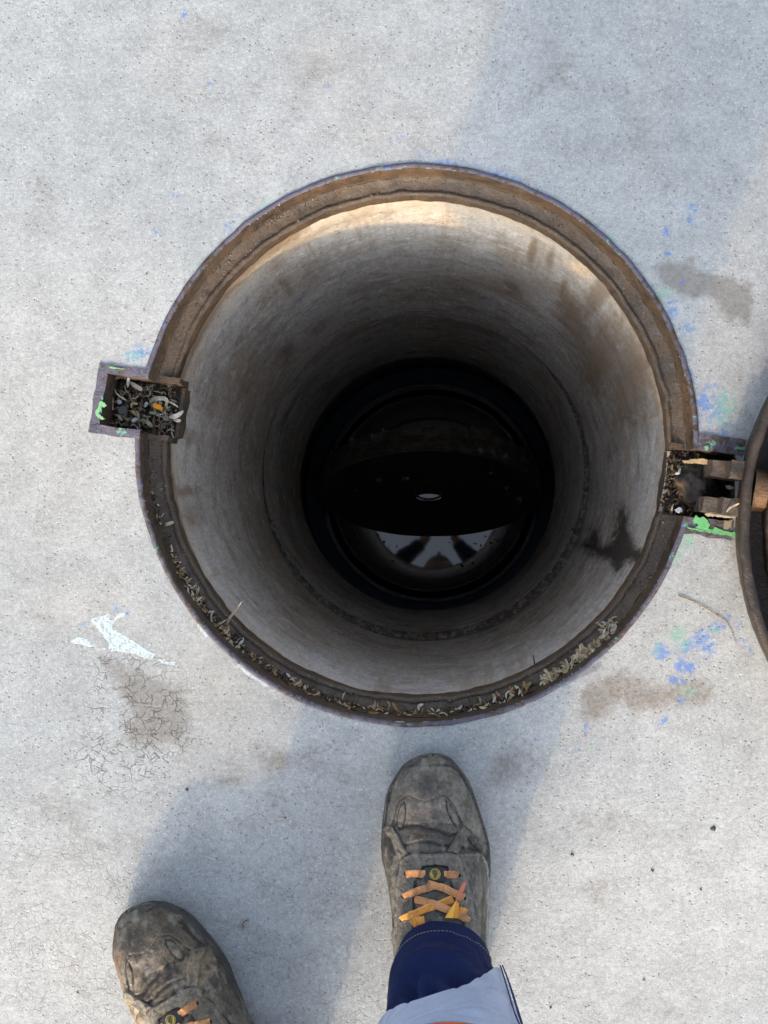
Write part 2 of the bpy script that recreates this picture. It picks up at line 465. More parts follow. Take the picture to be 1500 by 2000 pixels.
def mat_cloth(name, c1, c2, weave=900, rough=0.9, spec=0.15, sheen=0.0):
    t = NT(name)
    n = t.noise(30, 4, 0.6)
    w1 = t.node('ShaderNodeTexWave', {'Vector': t.co, 'Scale': weave / 6.28, 'Distortion': 1.0, 'Detail': 1.0}, bands_direction='DIAGONAL').outputs['Fac']
    n3 = t.noise(1100, 3, 0.7)
    c = t.mix(t.ramp(n, 0.3, 0.7), c1, c2)
    c = t.mix(1.0, c, t.grey(t.ramp(n3, 0.2, 0.8, 0.78, 1.22)), 'MULTIPLY')
    m = t.finish(c, rough, t.math('ADD', t.math('MULTIPLY', w1, 0.5), n3), 0.0004, 0.5, spec=spec)
    if sheen:
        t.b.inputs['Sheen Weight'].default_value = sheen
    return m

M_PAVE = mat_pavement()
M_IRON = mat_iron('rusty_cast_iron')
M_COVER = mat_iron('brown_cast_iron', (0.46, 0.43, 0.42), gloss=0.45, dirty=0.6)
M_RIB = mat_iron('sunlit_rusty_rib', (1.9, 1.55, 1.1), gloss=0.3, dirty=0.4)  # sunlit gold of the ribs put into a brighter rusty tint
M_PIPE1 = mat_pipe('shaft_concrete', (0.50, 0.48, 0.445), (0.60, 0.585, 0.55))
M_PIPE2 = mat_pipe('deep_shaft_concrete', (0.52, 0.505, 0.475), (0.60, 0.585, 0.555))
M_COLLAR = mat_plain('wet_black_plastic', (0.030, 0.040, 0.062), (0.06, 0.075, 0.11), 30, 0.5, 0.002, spec=0.6)
M_LID = mat_plain('sludge_coated_plastic', (0.08, 0.070, 0.054), (0.17, 0.150, 0.118), 40, 0.55, 0.0015)
M_LIDFACE = mat_plain('dark_wet_lid_face', (0.05, 0.042, 0.035), (0.10, 0.085, 0.07), 40, 0.6, 0.001)
M_SLUDGE = mat_tint('sludge_flakes', 0.7)
M_LITTER = mat_tint('dry_litter', 0.85)
M_GRIT = mat_tint('grit', 0.9)
M_DIRT = mat_plain('packed_dirt', (0.022, 0.018, 0.015), (0.085, 0.068, 0.05), 120, 0.95, 0.003, spec=0.2)
M_LEATHER = mat_leather('worn_grey_leather')
M_LEATHER2 = mat_leather('worn_brown_leather', 1.0)
M_RUBBER = mat_leather('scuffed_rubber')
M_LACE = mat_tint('orange_lace', 0.9, 0.3, 0.0005, 900)
M_NAVY = mat_cloth('navy_drill', (0.0050, 0.0110, 0.050), (0.0078, 0.0160, 0.068), sheen=0.0)
M_SILVER = mat_cloth('silver_reflective_tape', (0.31, 0.365, 0.49), (0.36, 0.415, 0.54), 500, 0.55, 0.4)
M_ORANGE = mat_cloth('orange_fluorescent_cloth', (0.62, 0.10, 0.02), (0.70, 0.13, 0.03))
M_THREAD = mat_tint('thread', 0.9, 0.1)
M_SKIN = mat_plain('skin', (0.16, 0.085, 0.055), (0.20, 0.11, 0.07), 30, 0.55, 0.0002)
M_LUG = mat_iron('grey_worn_iron', (0.95, 1.0, 1.12), dirty=0.75)
M_SLEEVE = mat_cloth('dark_navy_cloth', (0.0016, 0.0024, 0.009), (0.0024, 0.0034, 0.012))
M_HAIR = mat_plain('dark_hair', (0.012, 0.009, 0.007), (0.03, 0.022, 0.016), 200, 0.6, 0.002)
M_PHONE = mat_plain('black_glass', (0.01, 0.01, 0.012), (0.014, 0.014, 0.016), 20, 0.15, 0.0, spec=0.5)
M_GOLD = mat_plain('dull_gold', (0.42, 0.30, 0.05), (0.50, 0.38, 0.08), 300, 0.45, 0.0002)
M_BLACK = mat_plain('black_plastic', (0.016, 0.017, 0.020), (0.028, 0.028, 0.032), 200, 0.5, 0.0004)
def mat_water():
    t = NT('black_greasy_water')
    n = t.noise(9, 3, 0.5)
    return t.finish((0.004, 0.0038, 0.0036), 0.03, n, 0.0006, 0.15, ior=1.8, spec=0.5)
M_WATER = mat_water()

# ------------------------------------------------------------------ the manhole's place
HC = W(808, 868, 0.0)
HX, HY = HC.x, HC.y
A_H = -8.0                      # direction of the hinge, degrees
A_P = 171.6                     # direction of the lock pocket

def local(adeg):
    a = rad(adeg)
    e = Vector((math.cos(a), math.sin(a), 0)); t = Vector((-math.sin(a), math.cos(a), 0))
    return Matrix(((e.x, t.x, 0, HX), (e.y, t.y, 0, HY), (0, 0, 1, 0), (0, 0, 0, 1)))
MP, MH = local(A_P), local(A_H)

# ------------------------------------------------------------------ pavement
def build_pavement():
    d = 0.003
    xs = np.arange(-0.62, 0.56, d); ys = np.arange(-0.72, 0.72, d)
    def grow(a):
        lo, hi = [a[0]], [a[-1]]
        s = 0.012
        while abs(lo[-1]) < 60:
            lo.append(lo[-1] - s); hi.append(hi[-1] + s); s *= 1.6
        return np.concatenate([np.array(lo[1:])[::-1], a, np.array(hi[1:])])
    xs, ys = grow(xs), grow(ys)
    X, Y = np.meshgrid(xs, ys, indexing='ij')
    P = np.stack([X.ravel(), Y.ravel(), np.zeros(X.size)], 1)
    # round off the vertices nearest the frame's edge on to it
    dx, dy = P[:, 0] - HX, P[:, 1] - HY
    r = np.hypot(dx, dy)
    near = np.abs(r - 0.3068) < 0.0016
    P[near, 0] = HX + dx[near] / r[near] * 0.3068; P[near, 1] = HY + dy[near] / r[near] * 0.3068
    def cut(x, y):
        dx, dy = x - HX, y - HY
        c = np.hypot(dx, dy) < 0.3062
        for adeg, u1, hw in ((A_P, 0.356, 0.0345), (A_H, 0.353, 0.0505)):
            a = rad(adeg)
            u = dx * math.cos(a) + dy * math.sin(a); v = -dx * math.sin(a) + dy * math.cos(a)
            c |= (u > 0.25) & (u < u1) & (np.abs(v) < hw)
        return c
    cx = (xs[:-1] + xs[1:]) / 2; cy = (ys[:-1] + ys[1:]) / 2
    fm = lambda A, B: ~cut(cx[A], cy[B])
    Fc = grid_faces(len(xs), len(ys), keep=fm)
    far = (np.abs(P[:, 0]) > 1.2) | (np.abs(P[:, 1]) > 1.2)
    x, y = PX(np.where(far[:, None], 0.0, P))
    x = np.where(far, -5000.0, x); y = np.where(far, -5000.0, y)
    fine = ~far
    n = len(P)
    def poly(pts, soft):
        o = np.zeros(n)
        pts = np.array(pts, float)
        m = fine & (x > pts[:, 0].min() - 3 * soft) & (x < pts[:, 0].max() + 3 * soft) & (y > pts[:, 1].min() - 3 * soft) & (y < pts[:, 1].max() + 3 * soft)
        o[m] = np.clip(0.5 + sdf_poly(x[m], y[m], pts.tolist()) / (2 * soft), 0, 1)
        return o
    def blob(cx, cy, rx, ry, v=1.0, rot=0.0):
        a = rad(rot)
        u = (x - cx) * math.cos(a) + (y - cy) * math.sin(a); w = -(x - cx) * math.sin(a) + (y - cy) * math.cos(a)
        q = np.sqrt((u / rx) ** 2 + (w / ry) ** 2)
        return v * np.clip(1 - 0.5 * q, 0, 1)
    c1 = lambda L: [(100 + a / 3.75, 1150 + b / 3.75) for a, b in L]
    c2 = lambda L: [(1100 + a / 3.75, 1100 + b / 3.75) for a, b in L]
    white = np.maximum.reduce([
        poly(c1([(140, 375), (200, 350), (260, 368), (300, 405), (350, 425), (430, 438), (420, 400), (370, 320), (320, 270), (285, 240), (295, 220), (340, 205), (400, 190), (425, 175), (440, 195), (415, 230), (455, 225), (480, 190), (520, 165), (555, 190), (520, 205), (470, 225), (445, 270), (440, 290), (530, 330), (620, 390), (690, 440), (755, 475), (745, 520), (690, 505), (590, 470), (430, 452), (300, 425), (200, 402), (150, 400)]), 4.5),
        poly(c1([(775, 520), (830, 512), (850, 535), (905, 535), (945, 580), (910, 558), (850, 548), (800, 538)]), 2.5),
        poly([(383, 1218), (392, 1232), (404, 1247), (408, 1243), (396, 1226), (388, 1214)], 3),
        poly([(462, 1298), (480, 1316), (520, 1341), (527, 1336), (496, 1316), (470, 1294)], 3.5),
        blob(692, 1412, 22, 5, 0.62, 12), blob(535, 1348, 22, 7, 0.62, 25), blob(880, 1428, 26, 9, 0.5, 0)])
    blue = np.maximum.reduce([blob(a, b, c * 1.12, d_ * 1.12, v + 0.07, q) for a, b, c, d_, v, q in (
        (1292, 1273, 17, 15, 0.72, 30), (1372, 1244, 26, 18, 0.62, -20), (1404, 1225, 20, 14, 0.56, 0), (1327, 1300, 8, 15, 0.78, 15), (1347, 1303, 13, 13, 0.74, 0),
        (1316, 1327, 14, 9, 0.64, -20), (1335, 1331, 9, 7, 0.68, 0), (1331, 1366, 10, 9, 0.60, 0), (1296, 1409, 14, 8, 0.58, -30), (1421, 1207, 9, 8, 0.6, 0), (1345, 1262, 34, 20, 0.52, -20), (1380, 1265, 26, 18, 0.56, 0),
        (1450, 1255, 20, 9, 0.5, 20), (1468, 1270, 10, 8, 0.52, 0), (1145, 1421, 9, 10, 0.52, 0), (1165, 1463, 8, 5, 0.54, 0), (1122, 1465, 16, 6, 0.45, 0), (1050, 1442, 5, 7, 0.54, 0),
        (1374, 785, 17, 22, 0.66, 0), (1400, 800, 44, 48, 0.50, 0), (1385, 755, 26, 14, 0.48, 0), (1350, 735, 10, 20, 0.5, 0), (1412, 850, 30, 22, 0.46, 0),
        (1301, 453, 9, 9, 0.66, 0), (1303, 496, 6, 6, 0.72, 0), (1352, 405, 22, 14, 0.47, 20), (1345, 430, 26, 18, 0.42, 0), (1333, 553, 8, 7, 0.55, 0), (1312, 605, 14, 24, 0.52, -20), (1418, 504, 10, 8, 0.48, 0),
        (360, 28, 7, 10, 0.6, 0), (336, 383, 16, 8, 0.48, 0), (410, 163, 9, 7, 0.47, 0), (268, 690, 26, 20, 0.55, -30), (283, 688, 13, 12, 0.60, 0), (305, 453, 9, 8, 0.47, 0), (640, 170, 14, 10, 0.44, 0), (780, 270, 26, 16, 0.40, 0), (990, 350, 60, 14, 0.50, 25), (1105, 410, 40, 12, 0.50, 43), (860, 318, 60, 10, 0.50, 2), (450, 440, 30, 12, 0.42, -45),
        (1320, 690, 14, 30, 0.48, 0), (247, 1196, 10, 8, 0.56, 0), (223, 1187, 8, 9, 0.58, 0), (160, 1219, 9, 6, 0.5, 0), (1345, 640, 20, 16, 0.46, 0), (1290, 1120, 16, 12, 0.5, -50), (1310, 1098, 9, 10, 0.5, 0), (1440, 1220, 12, 20, 0.44, 0), (255, 700, 20, 10, 0.5, 0), (830, 300, 20, 9, 0.4, 0))])
    green = np.maximum.reduce([blob(a, b, c * 1.1, d_ * 1.1, v + 0.07, q) for a, b, c, d_, v, q in (
        (1321, 1237, 20, 16, 0.62, 0), (1332, 1252, 16, 20, 0.58, 0), (1395, 1232, 16, 14, 0.5, 0), (1283, 1268, 10, 16, 0.54, 0), (1345, 1350, 26, 12, 0.47, 0), (1418, 795, 24, 36, 0.60, 0), (1410, 826, 20, 12, 0.54, 0),
        (1295, 573, 15, 12, 0.66, 25), (1283, 600, 8, 40, 0.60, -18), (1322, 672, 8, 24, 0.55, -15), (1342, 1055, 14, 18, 0.66, -40), (1322, 1085, 10, 24, 0.60, 28), (1360, 1040, 16, 10, 0.52, 0), (1450, 880, 18, 30, 0.5, 0),
        (1154, 1461, 7, 7, 0.64, 0), (1088, 1460, 7, 7, 0.54, 0), (262, 694, 22, 12, 0.54, 0), (196, 735, 8, 22, 0.5, 0), (1020, 365, 20, 7, 0.48, 25), (1145, 430, 18, 9, 0.52, 43), (1195, 468, 12, 8, 0.52, 43), (715, 326, 18, 6, 0.46, 0), (520, 396, 20, 8, 0.5, -38), (380, 520, 8, 16, 0.44, 30), (960, 1388, 40, 8, 0.52, -18), (1250, 1150, 20, 10, 0.5, -45))])
    stain = np.maximum.reduce([
        poly([(1276, 520), (1302, 509), (1330, 515), (1353, 502), (1361, 531), (1419, 538), (1471, 553), (1474, 586), (1463, 634), (1440, 626), (1423, 634), (1408, 601), (1383, 571), (1335, 579), (1302, 564), (1285, 545)], 15),
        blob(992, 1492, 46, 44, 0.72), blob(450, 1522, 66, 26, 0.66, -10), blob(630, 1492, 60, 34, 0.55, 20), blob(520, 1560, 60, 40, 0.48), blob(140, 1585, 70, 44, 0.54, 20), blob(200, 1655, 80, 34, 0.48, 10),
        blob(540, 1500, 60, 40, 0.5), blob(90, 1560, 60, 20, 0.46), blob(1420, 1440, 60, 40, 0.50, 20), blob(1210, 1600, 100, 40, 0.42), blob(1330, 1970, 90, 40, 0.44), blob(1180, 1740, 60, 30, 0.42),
        blob(385, 85, 50, 60, 0.42), blob(600, 150, 90, 40, 0.42), blob(1240, 250, 120, 80, 0.44), blob(60, 380, 50, 60, 0.36), blob(430, 270, 50, 40, 0.42), blob(1060, 130, 120, 70, 0.42), blob(1200, 1150, 60, 40, 0.46), blob(900, 1100 + 360, 40, 18, 0.44), blob(1440, 1140, 40, 60, 0.48), blob(1150, 1360, 40, 26, 0.5)])
    brown = np.maximum.reduce([
        poly(c2([(110, 1000), (180, 880), (280, 800), (440, 795), (500, 850), (620, 895), (750, 885), (850, 850), (1000, 830), (1065, 880), (1070, 940), (1050, 1000), (960, 1020), (850, 1050), (780, 1080), (700, 1100), (640, 1080), (560, 1060), (470, 1035), (400, 1040), (330, 1110), (220, 1150), (150, 1110)]), 24),
        blob(1440, 1056, 40, 12, 0.6, 10), blob(1395, 858, 46, 8, 0.62, -8), blob(1425, 1078, 20, 26, 0.5, 0)])
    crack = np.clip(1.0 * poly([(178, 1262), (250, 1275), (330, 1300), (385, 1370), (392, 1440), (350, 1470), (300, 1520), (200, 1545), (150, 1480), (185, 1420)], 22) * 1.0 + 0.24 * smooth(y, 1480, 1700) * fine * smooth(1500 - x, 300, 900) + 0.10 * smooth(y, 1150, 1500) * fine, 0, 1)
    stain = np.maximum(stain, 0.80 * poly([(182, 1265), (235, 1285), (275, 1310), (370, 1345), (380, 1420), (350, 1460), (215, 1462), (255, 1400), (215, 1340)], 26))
    rn = np.hypot(P[:, 0] - HX, P[:, 1] - HY)
    warm = np.maximum.reduce([blob(120, 880, 230, 280, 0.75), blob(420, 1330, 110, 120, 0.95), blob(1290, 1230, 200, 180, 0.9), blob(1290, 60, 28, 230, 0.55, 8), blob(160, 1180, 160, 70, 0.8), blob(1420, 720, 60, 160, 0.7), blob(1280, 1800, 330, 330, 0.5), blob(90, 1800, 160, 200, 0.55), blob(650, 120, 70, 60, 0.5), blob(760, 260, 70, 40, 0.55), blob(330, 120, 60, 70, 0.4), blob(60, 600, 100, 90, 0.5)]) * fine  # warmth of the sunlit areas painted into the concrete colour
    pale = np.maximum.reduce([blob(1350, 1770, 330, 260, 0.7), blob(80, 1900, 200, 160, 0.6), blob(330, 760, 120, 120, 0.5), blob(640, 260, 200, 100, 0.4)]) * fine
    edge = np.clip(0.62 - (rn - 0.309) / 0.014, 0, 0.62) * (0.55 + 0.9 * np.clip(fbm(P, 14, 2, 3), -0.5, 0.5)) * (rn < 0.34)
    edge = np.maximum(edge, poly(c2([(0, 870), (120, 800), (280, 710), (290, 740), (240, 790), (100, 850), (20, 900)]), 4))
    o = obj('pavement', P, Fc, M_PAVE, None, True, {
        'paint': np.stack([white, blue, green], 1), 'stains': np.stack([stain, brown, crack], 1), 'tones': np.stack([warm, edge, pale], 1)})
    tag(o, 'worn grey concrete pavement round the open manhole', kind='structure')
build_pavement()

# ------------------------------------------------------------------ the iron frame let into the pavement
frame = empty('manhole_ring', (HX, HY, 0))
tag(frame, 'round rusty iron manhole frame set flush in the concrete pavement', 'manhole frame')
OFF = Matrix.Translation((-HX, -HY, 0))

def sector_keep(NA):
    ang = (np.arange(NA) + 0.5) * 360.0 / NA
    def inside(a0, hw):
        return np.abs((ang - a0 + 180) % 360 - 180) < hw
    return ~(inside(A_P, math.degrees(0.030 / 0.303)) | inside(A_H, math.degrees(0.0375 / 0.303)))

def revolve(name, prof, mat, parent, tint, NA=720, amp=0.0006, cut=True, steps=5, cx=0.0, cy=0.0):
    """a ring swept round the hole; tint(theta, t, P) gives paint, rust, dust"""
    pr = []
    for (r0, z0), (r1, z1) in zip(prof[:-1], prof[1:]):
        k = max(1, int(math.hypot(r1 - r0, z1 - z0) / 0.0022))
        pr += [(r0 + (r1 - r0) * i / k, z0 + (z1 - z0) * i / k) for i in range(k)]
    pr.append(prof[-1]); pr = np.array(pr); n = len(pr)
    th = np.arange(NA) * 2 * np.pi / NA
    R = np.repeat(pr[None, :, 0], NA, 0); Z = np.repeat(pr[None, :, 1], NA, 0); T = np.repeat(th[:, None], n, 1)
    Q = np.stack([np.cos(T) * R, np.sin(T) * R, Z], 2).reshape(-1, 3)
    d = fbm(Q, 70, 4, 21) * amp * 2.2 + fbm(Q, 16, 3, 22) * amp * 1.5
    d2 = fbm(Q, 60, 4, 31) * amp * 2.0
    R = R.ravel() + d; Z = Z.ravel() + np.where(Z.ravel() > -0.002, np.clip(d2, -0.0004, 0.0004), d2)
    P = np.stack([np.cos(T.ravel()) * R + cx, np.sin(T.ravel()) * R + cy, Z], 1)
    kp = sector_keep(NA)
    Fc = grid_faces(NA, n, True, keep=(lambda A, B: kp[A]) if cut else None)
    # faces look towards the axis and up
    Fc = Fc[:, ::-1] if False else Fc
    t = np.repeat(np.linspace(0, 1, n)[None, :], NA, 0).ravel()
    return obj(name, P, Fc, mat, parent, True, {'tint': tint(np.degrees(T.ravel()) % 360, t, Q)})

def adist(a, b):
    return np.abs((a - b + 180) % 360 - 180)
def c3(a, b, c, n):
    return np.stack([np.broadcast_to(a, n), np.broadcast_to(b, n), np.broadcast_to(c, n)], 1)

revolve('flange', [(0.3105, -0.004), (0.3105, 0.0012), (0.3060, 0.0014), (0.3052, 0.0)], M_IRON, frame,
        lambda a, t, Q: c3(0.60 + 0.45 * fbm(Q, 22, 3, 41), 0.1, 0.1, len(a)))
revolve('side_wall', [(0.3052, 0.0), (0.3042, -0.005), (0.3034, -0.012), (0.3030, -0.0190), (0.3015, -0.0225)], M_IRON, frame,
        lambda a, t, Q: c3(0.0, 0.35 + 0.6 * np.clip(1 - adist(a, 60) / 60, 0, 1) + 0.3 * fbm(Q, 20, 2, 42), 0.25 * (adist(a, 200) < 70), len(a)))
revolve('seat', [(0.3015, -0.0225), (0.2995, -0.0250), (0.2955, -0.0270), (0.2905, -0.0285), (0.2885, -0.0288), (0.2876, -0.0278), (0.2855, -0.0280), (0.2840, -0.0295), (0.2832, -0.0310)], M_IRON, frame,
        lambda a, t, Q: c3(0.0, 0.15, (0.62 + 0.6 * fbm(Q, 30, 3, 43)) * (1 - 0.75 * (t > 0.60) * (t < 0.70)), len(a)), amp=0.0011)
revolve('inner_lip', [(0.2832, -0.0310), (0.2826, -0.036), (0.2818, -0.042), (0.2820, -0.048), (0.2850, -0.054), (0.302, -0.056)], M_IRON, frame,
        lambda a, t, Q: c3(0.0, 0.55 + 0.5 * fbm(Q, 25, 2, 44), 0.15, len(a)), amp=0.0009)

def frame_box(name, boxes, M, tint, mat=None, amp=0.0017):
    m = MB()
    for c0, c1 in boxes:
        m.rough_box(c0, c1, 0.003, OFF @ M, (0, 0, 0), 0.0)
    V = np.array([tuple(v) for v in m.V])
    Vw = V + np.array([0, 0, 0])
    V = V + amp * 1.6 * np.stack([fbm(Vw, 75, 4, 51), fbm(Vw, 75, 4, 52), 0.5 * fbm(Vw, 75, 4, 53)], 1)
    Mi = (OFF @ M).inverted()
    loc = np.array([tuple(Mi @ Vector(v)) for v in Vw])
    return obj(name, V, m.F, mat or M_IRON, frame, False, {'tint': tint(loc)})

# the lock pocket: a box let into the frame on the left, with a trough that cuts through the seat
def t_pocket(L):
    top = (L[:, 2] > -0.0005) & (L[:, 0] > 0.3)
    return c3(np.where(top, 0.66, 0.0), np.where(L[:, 1] < -0.02, 0.5, 0.12) , 0.25, len(L))
frame_box('lock_pocket', [
    ((0.349, -0.0295, -0.080), (0.361, 0.0285, 0.0013)),
    ((0.3035, -0.0400, -0.080), (0.3608, -0.0297, 0.0015)),
    ((0.3035, 0.0287, -0.080), (0.3608, 0.0390, 0.0015)),
    ((0.2740, -0.0385, -0.072), (0.3033, -0.0312, -0.0240)),
    ((0.2770, 0.0287, -0.074), (0.3033, 0.0350, -0.0240)),
    ((0.2720, -0.0295, -0.078), (0.2760, 0.0270, -0.050)),
    ((0.2762, -0.0310, -0.080), (0.3488, 0.0286, -0.056))], MP, t_pocket)

# the hinge box on the right
def t_hinge(L):
    top = (L[:, 2] > -0.0005)
    return c3(np.where(top, 0.55, 0.0), 0.15, 0.2, len(L))
frame_box('hinge_box', [
    ((0.3035, 0.0370, -0.080), (0.3560, 0.0540, 0.0013)),
    ((0.3035, -0.0560, -0.080), (0.3560, -0.0370, 0.0013)),
    ((0.3562, -0.0555, -0.080), (0.3640, 0.0540, -0.0120)),
    ((0.2860, -0.0370, -0.085), (0.3560, 0.0368, -0.060)),
    ((0.2825, 0.0370, -0.055), (0.3033, 0.0420, -0.0240)),
    ((0.2825, -0.0420, -0.055), (0.3033, -0.0370, -0.0240))], MH, t_hinge)

# paint flakes still on the hinge box and pocket rim: real skins a fraction of a millimetre thick
def flake(name, px, z, th, col, parent, label=None, group=None, cat='paint flake', mat=M_LITTER, jag=1.2, seed=0):
    pts = []
    n = len(px)
    rr = random.Random(seed + len(px))
    for i in range(n):
        x0, y0 = px[i]; x1, y1 = px[(i + 1) % n]
        L = math.hypot(x1 - x0, y1 - y0); k = max(1, int(L / 2.5))
        for j in range(k):
            f = j / k
            pts.append((x0 + (x1 - x0) * f + rr.uniform(-jag, jag), y0 + (y1 - y0) * f + rr.uniform(-jag, jag)))
    zf = z if callable(z) else (lambda a, b: z)
    bm = bmesh.new()
    lo = [bm.verts.new(W(a, b, zf(a, b))) for a, b in pts]
    f = bm.faces.new(lo)
    if f.normal.z < 0:
        f.normal_flip()
    ex = bmesh.ops.extrude_face_region(bm, geom=[f])
    for v in ex['geom']:
        if isinstance(v, bmesh.types.BMVert):
            v.co.z += th
    bmesh.ops.triangulate(bm, faces=[f for f in bm.faces if len(f.verts) > 4])
    bmesh.ops.recalc_face_normals(bm, faces=bm.faces)
    bm.verts.ensure_lookup_table(); bm.verts.index_update()
    V = [tuple(v.co) for v in bm.verts]; Fc = [tuple(v.index for v in f.verts) for f in bm.faces]
    bm.free()
    inv = Vector((0, 0, 0)) if parent is None else parent.location
    V = [tuple(Vector(v) - inv) for v in V]
    o = obj(name, V, Fc, mat, parent, False, {'tint': np.tile(np.array(col, float), (len(V), 1))})
    return o
hz = lambda L: [(1280 + a / 6.818, 840 + b / 6.818) for a, b in L]
GREEN = (0.12, 0.36, 0.14)
flake('paint_flake', hz([(500, 1180), (540, 1135), (590, 1175), (630, 1150), (680, 1190), (700, 1230), (730, 1260), (700, 1310), (760, 1340), (790, 1290), (850, 1320), (1085, 1370), (1085, 1425), (950, 1400), (820, 1390), (700, 1360), (560, 1340), (440, 1310), (400, 1280), (520, 1310), (580, 1260), (500, 1230)]), 0.0018, 0.0006, GREEN, frame, seed=1)
flake('paint_flake', hz([(655, 225), (700, 205), (722, 245), (700, 275), (660, 270)]), 0.0018, 0.0005, (0.15, 0.34, 0.20), frame, seed=2)
flake('paint_flake', hz([(1045, 245), (1090, 215), (1150, 235), (1195, 225), (1190, 262), (1060, 258)]), 0.0018, 0.0005, (0.10, 0.24, 0.16), frame, seed=3)
pk = lambda L: [(180 + a / 7.5, 690 + b / 7.5) for a, b in L]
flake('paint_flake', pk([(55, 830), (95, 790), (110, 715), (150, 700), (200, 745), (215, 770), (170, 790), (135, 770), (130, 830), (100, 880), (130, 920), (200, 965), (150, 975), (80, 940), (50, 880)]), 0.0022, 0.0005, (0.17, 0.36, 0.18), frame, seed=4)
flake('paint_flake', pk([(240, 215), (290, 185), (330, 205), (400, 215), (480, 235), (350, 232), (260, 225)]), 0.0022, 0.0004, (0.18, 0.36, 0.14), frame, seed=5, jag=0.8)

# ------------------------------------------------------------------ shaft
def pipe(name, label, prof, mat, masks, NA=540, cx=0.0, cy=0.0, ragged=0.0):
    root = empty(name, (HX + cx, HY + cy, 0))
    tag(root, label, 'concrete ring', 'concrete rings of the shaft')
    pr = []
    for (r0, z0), (r1, z1) in zip(prof[:-1], prof[1:]):
        k = max(1, int(math.hypot(r1 - r0, z1 - z0) / 0.0055))
        pr += [(r0 + (r1 - r0) * i / k, z0 + (z1 - z0) * i / k) for i in range(k)]
    pr.append(prof[-1]); pr = np.array(pr); n = len(pr)
    th = np.arange(NA) * 2 * np.pi / NA
    R = np.repeat(pr[None, :, 0], NA, 0); Z = np.repeat(pr[None, :, 1], NA, 0); T = np.repeat(th[:, None], n, 1)
    Q = np.stack([np.cos(T) * R, np.sin(T) * R, Z], 2).reshape(-1, 3)
    R = R.ravel() + 0.0022 * fbm(Q * np.array([1, 1, 2.5]), 9, 4, 61) + 0.0009 * fbm(Q, 60, 3, 62)
    Z = Z.ravel()
    if ragged:
        low = smooth(-Z, -pr[:, 1].min() - 0.05, -pr[:, 1].min())
        Z = Z + low * ragged * fbm(Q * np.array([1, 1, 0]), 26, 4, 63)
    P = np.stack([np.cos(T.ravel()) * R, np.sin(T.ravel()) * R, Z], 1)
    x, y = PX(P + np.array([HX + cx, HY + cy, 0]))
    o = obj('inner_wall', P, grid_faces(NA, n, True), mat, root, True, {'stains': masks(x, y, P, Q)})
    return root

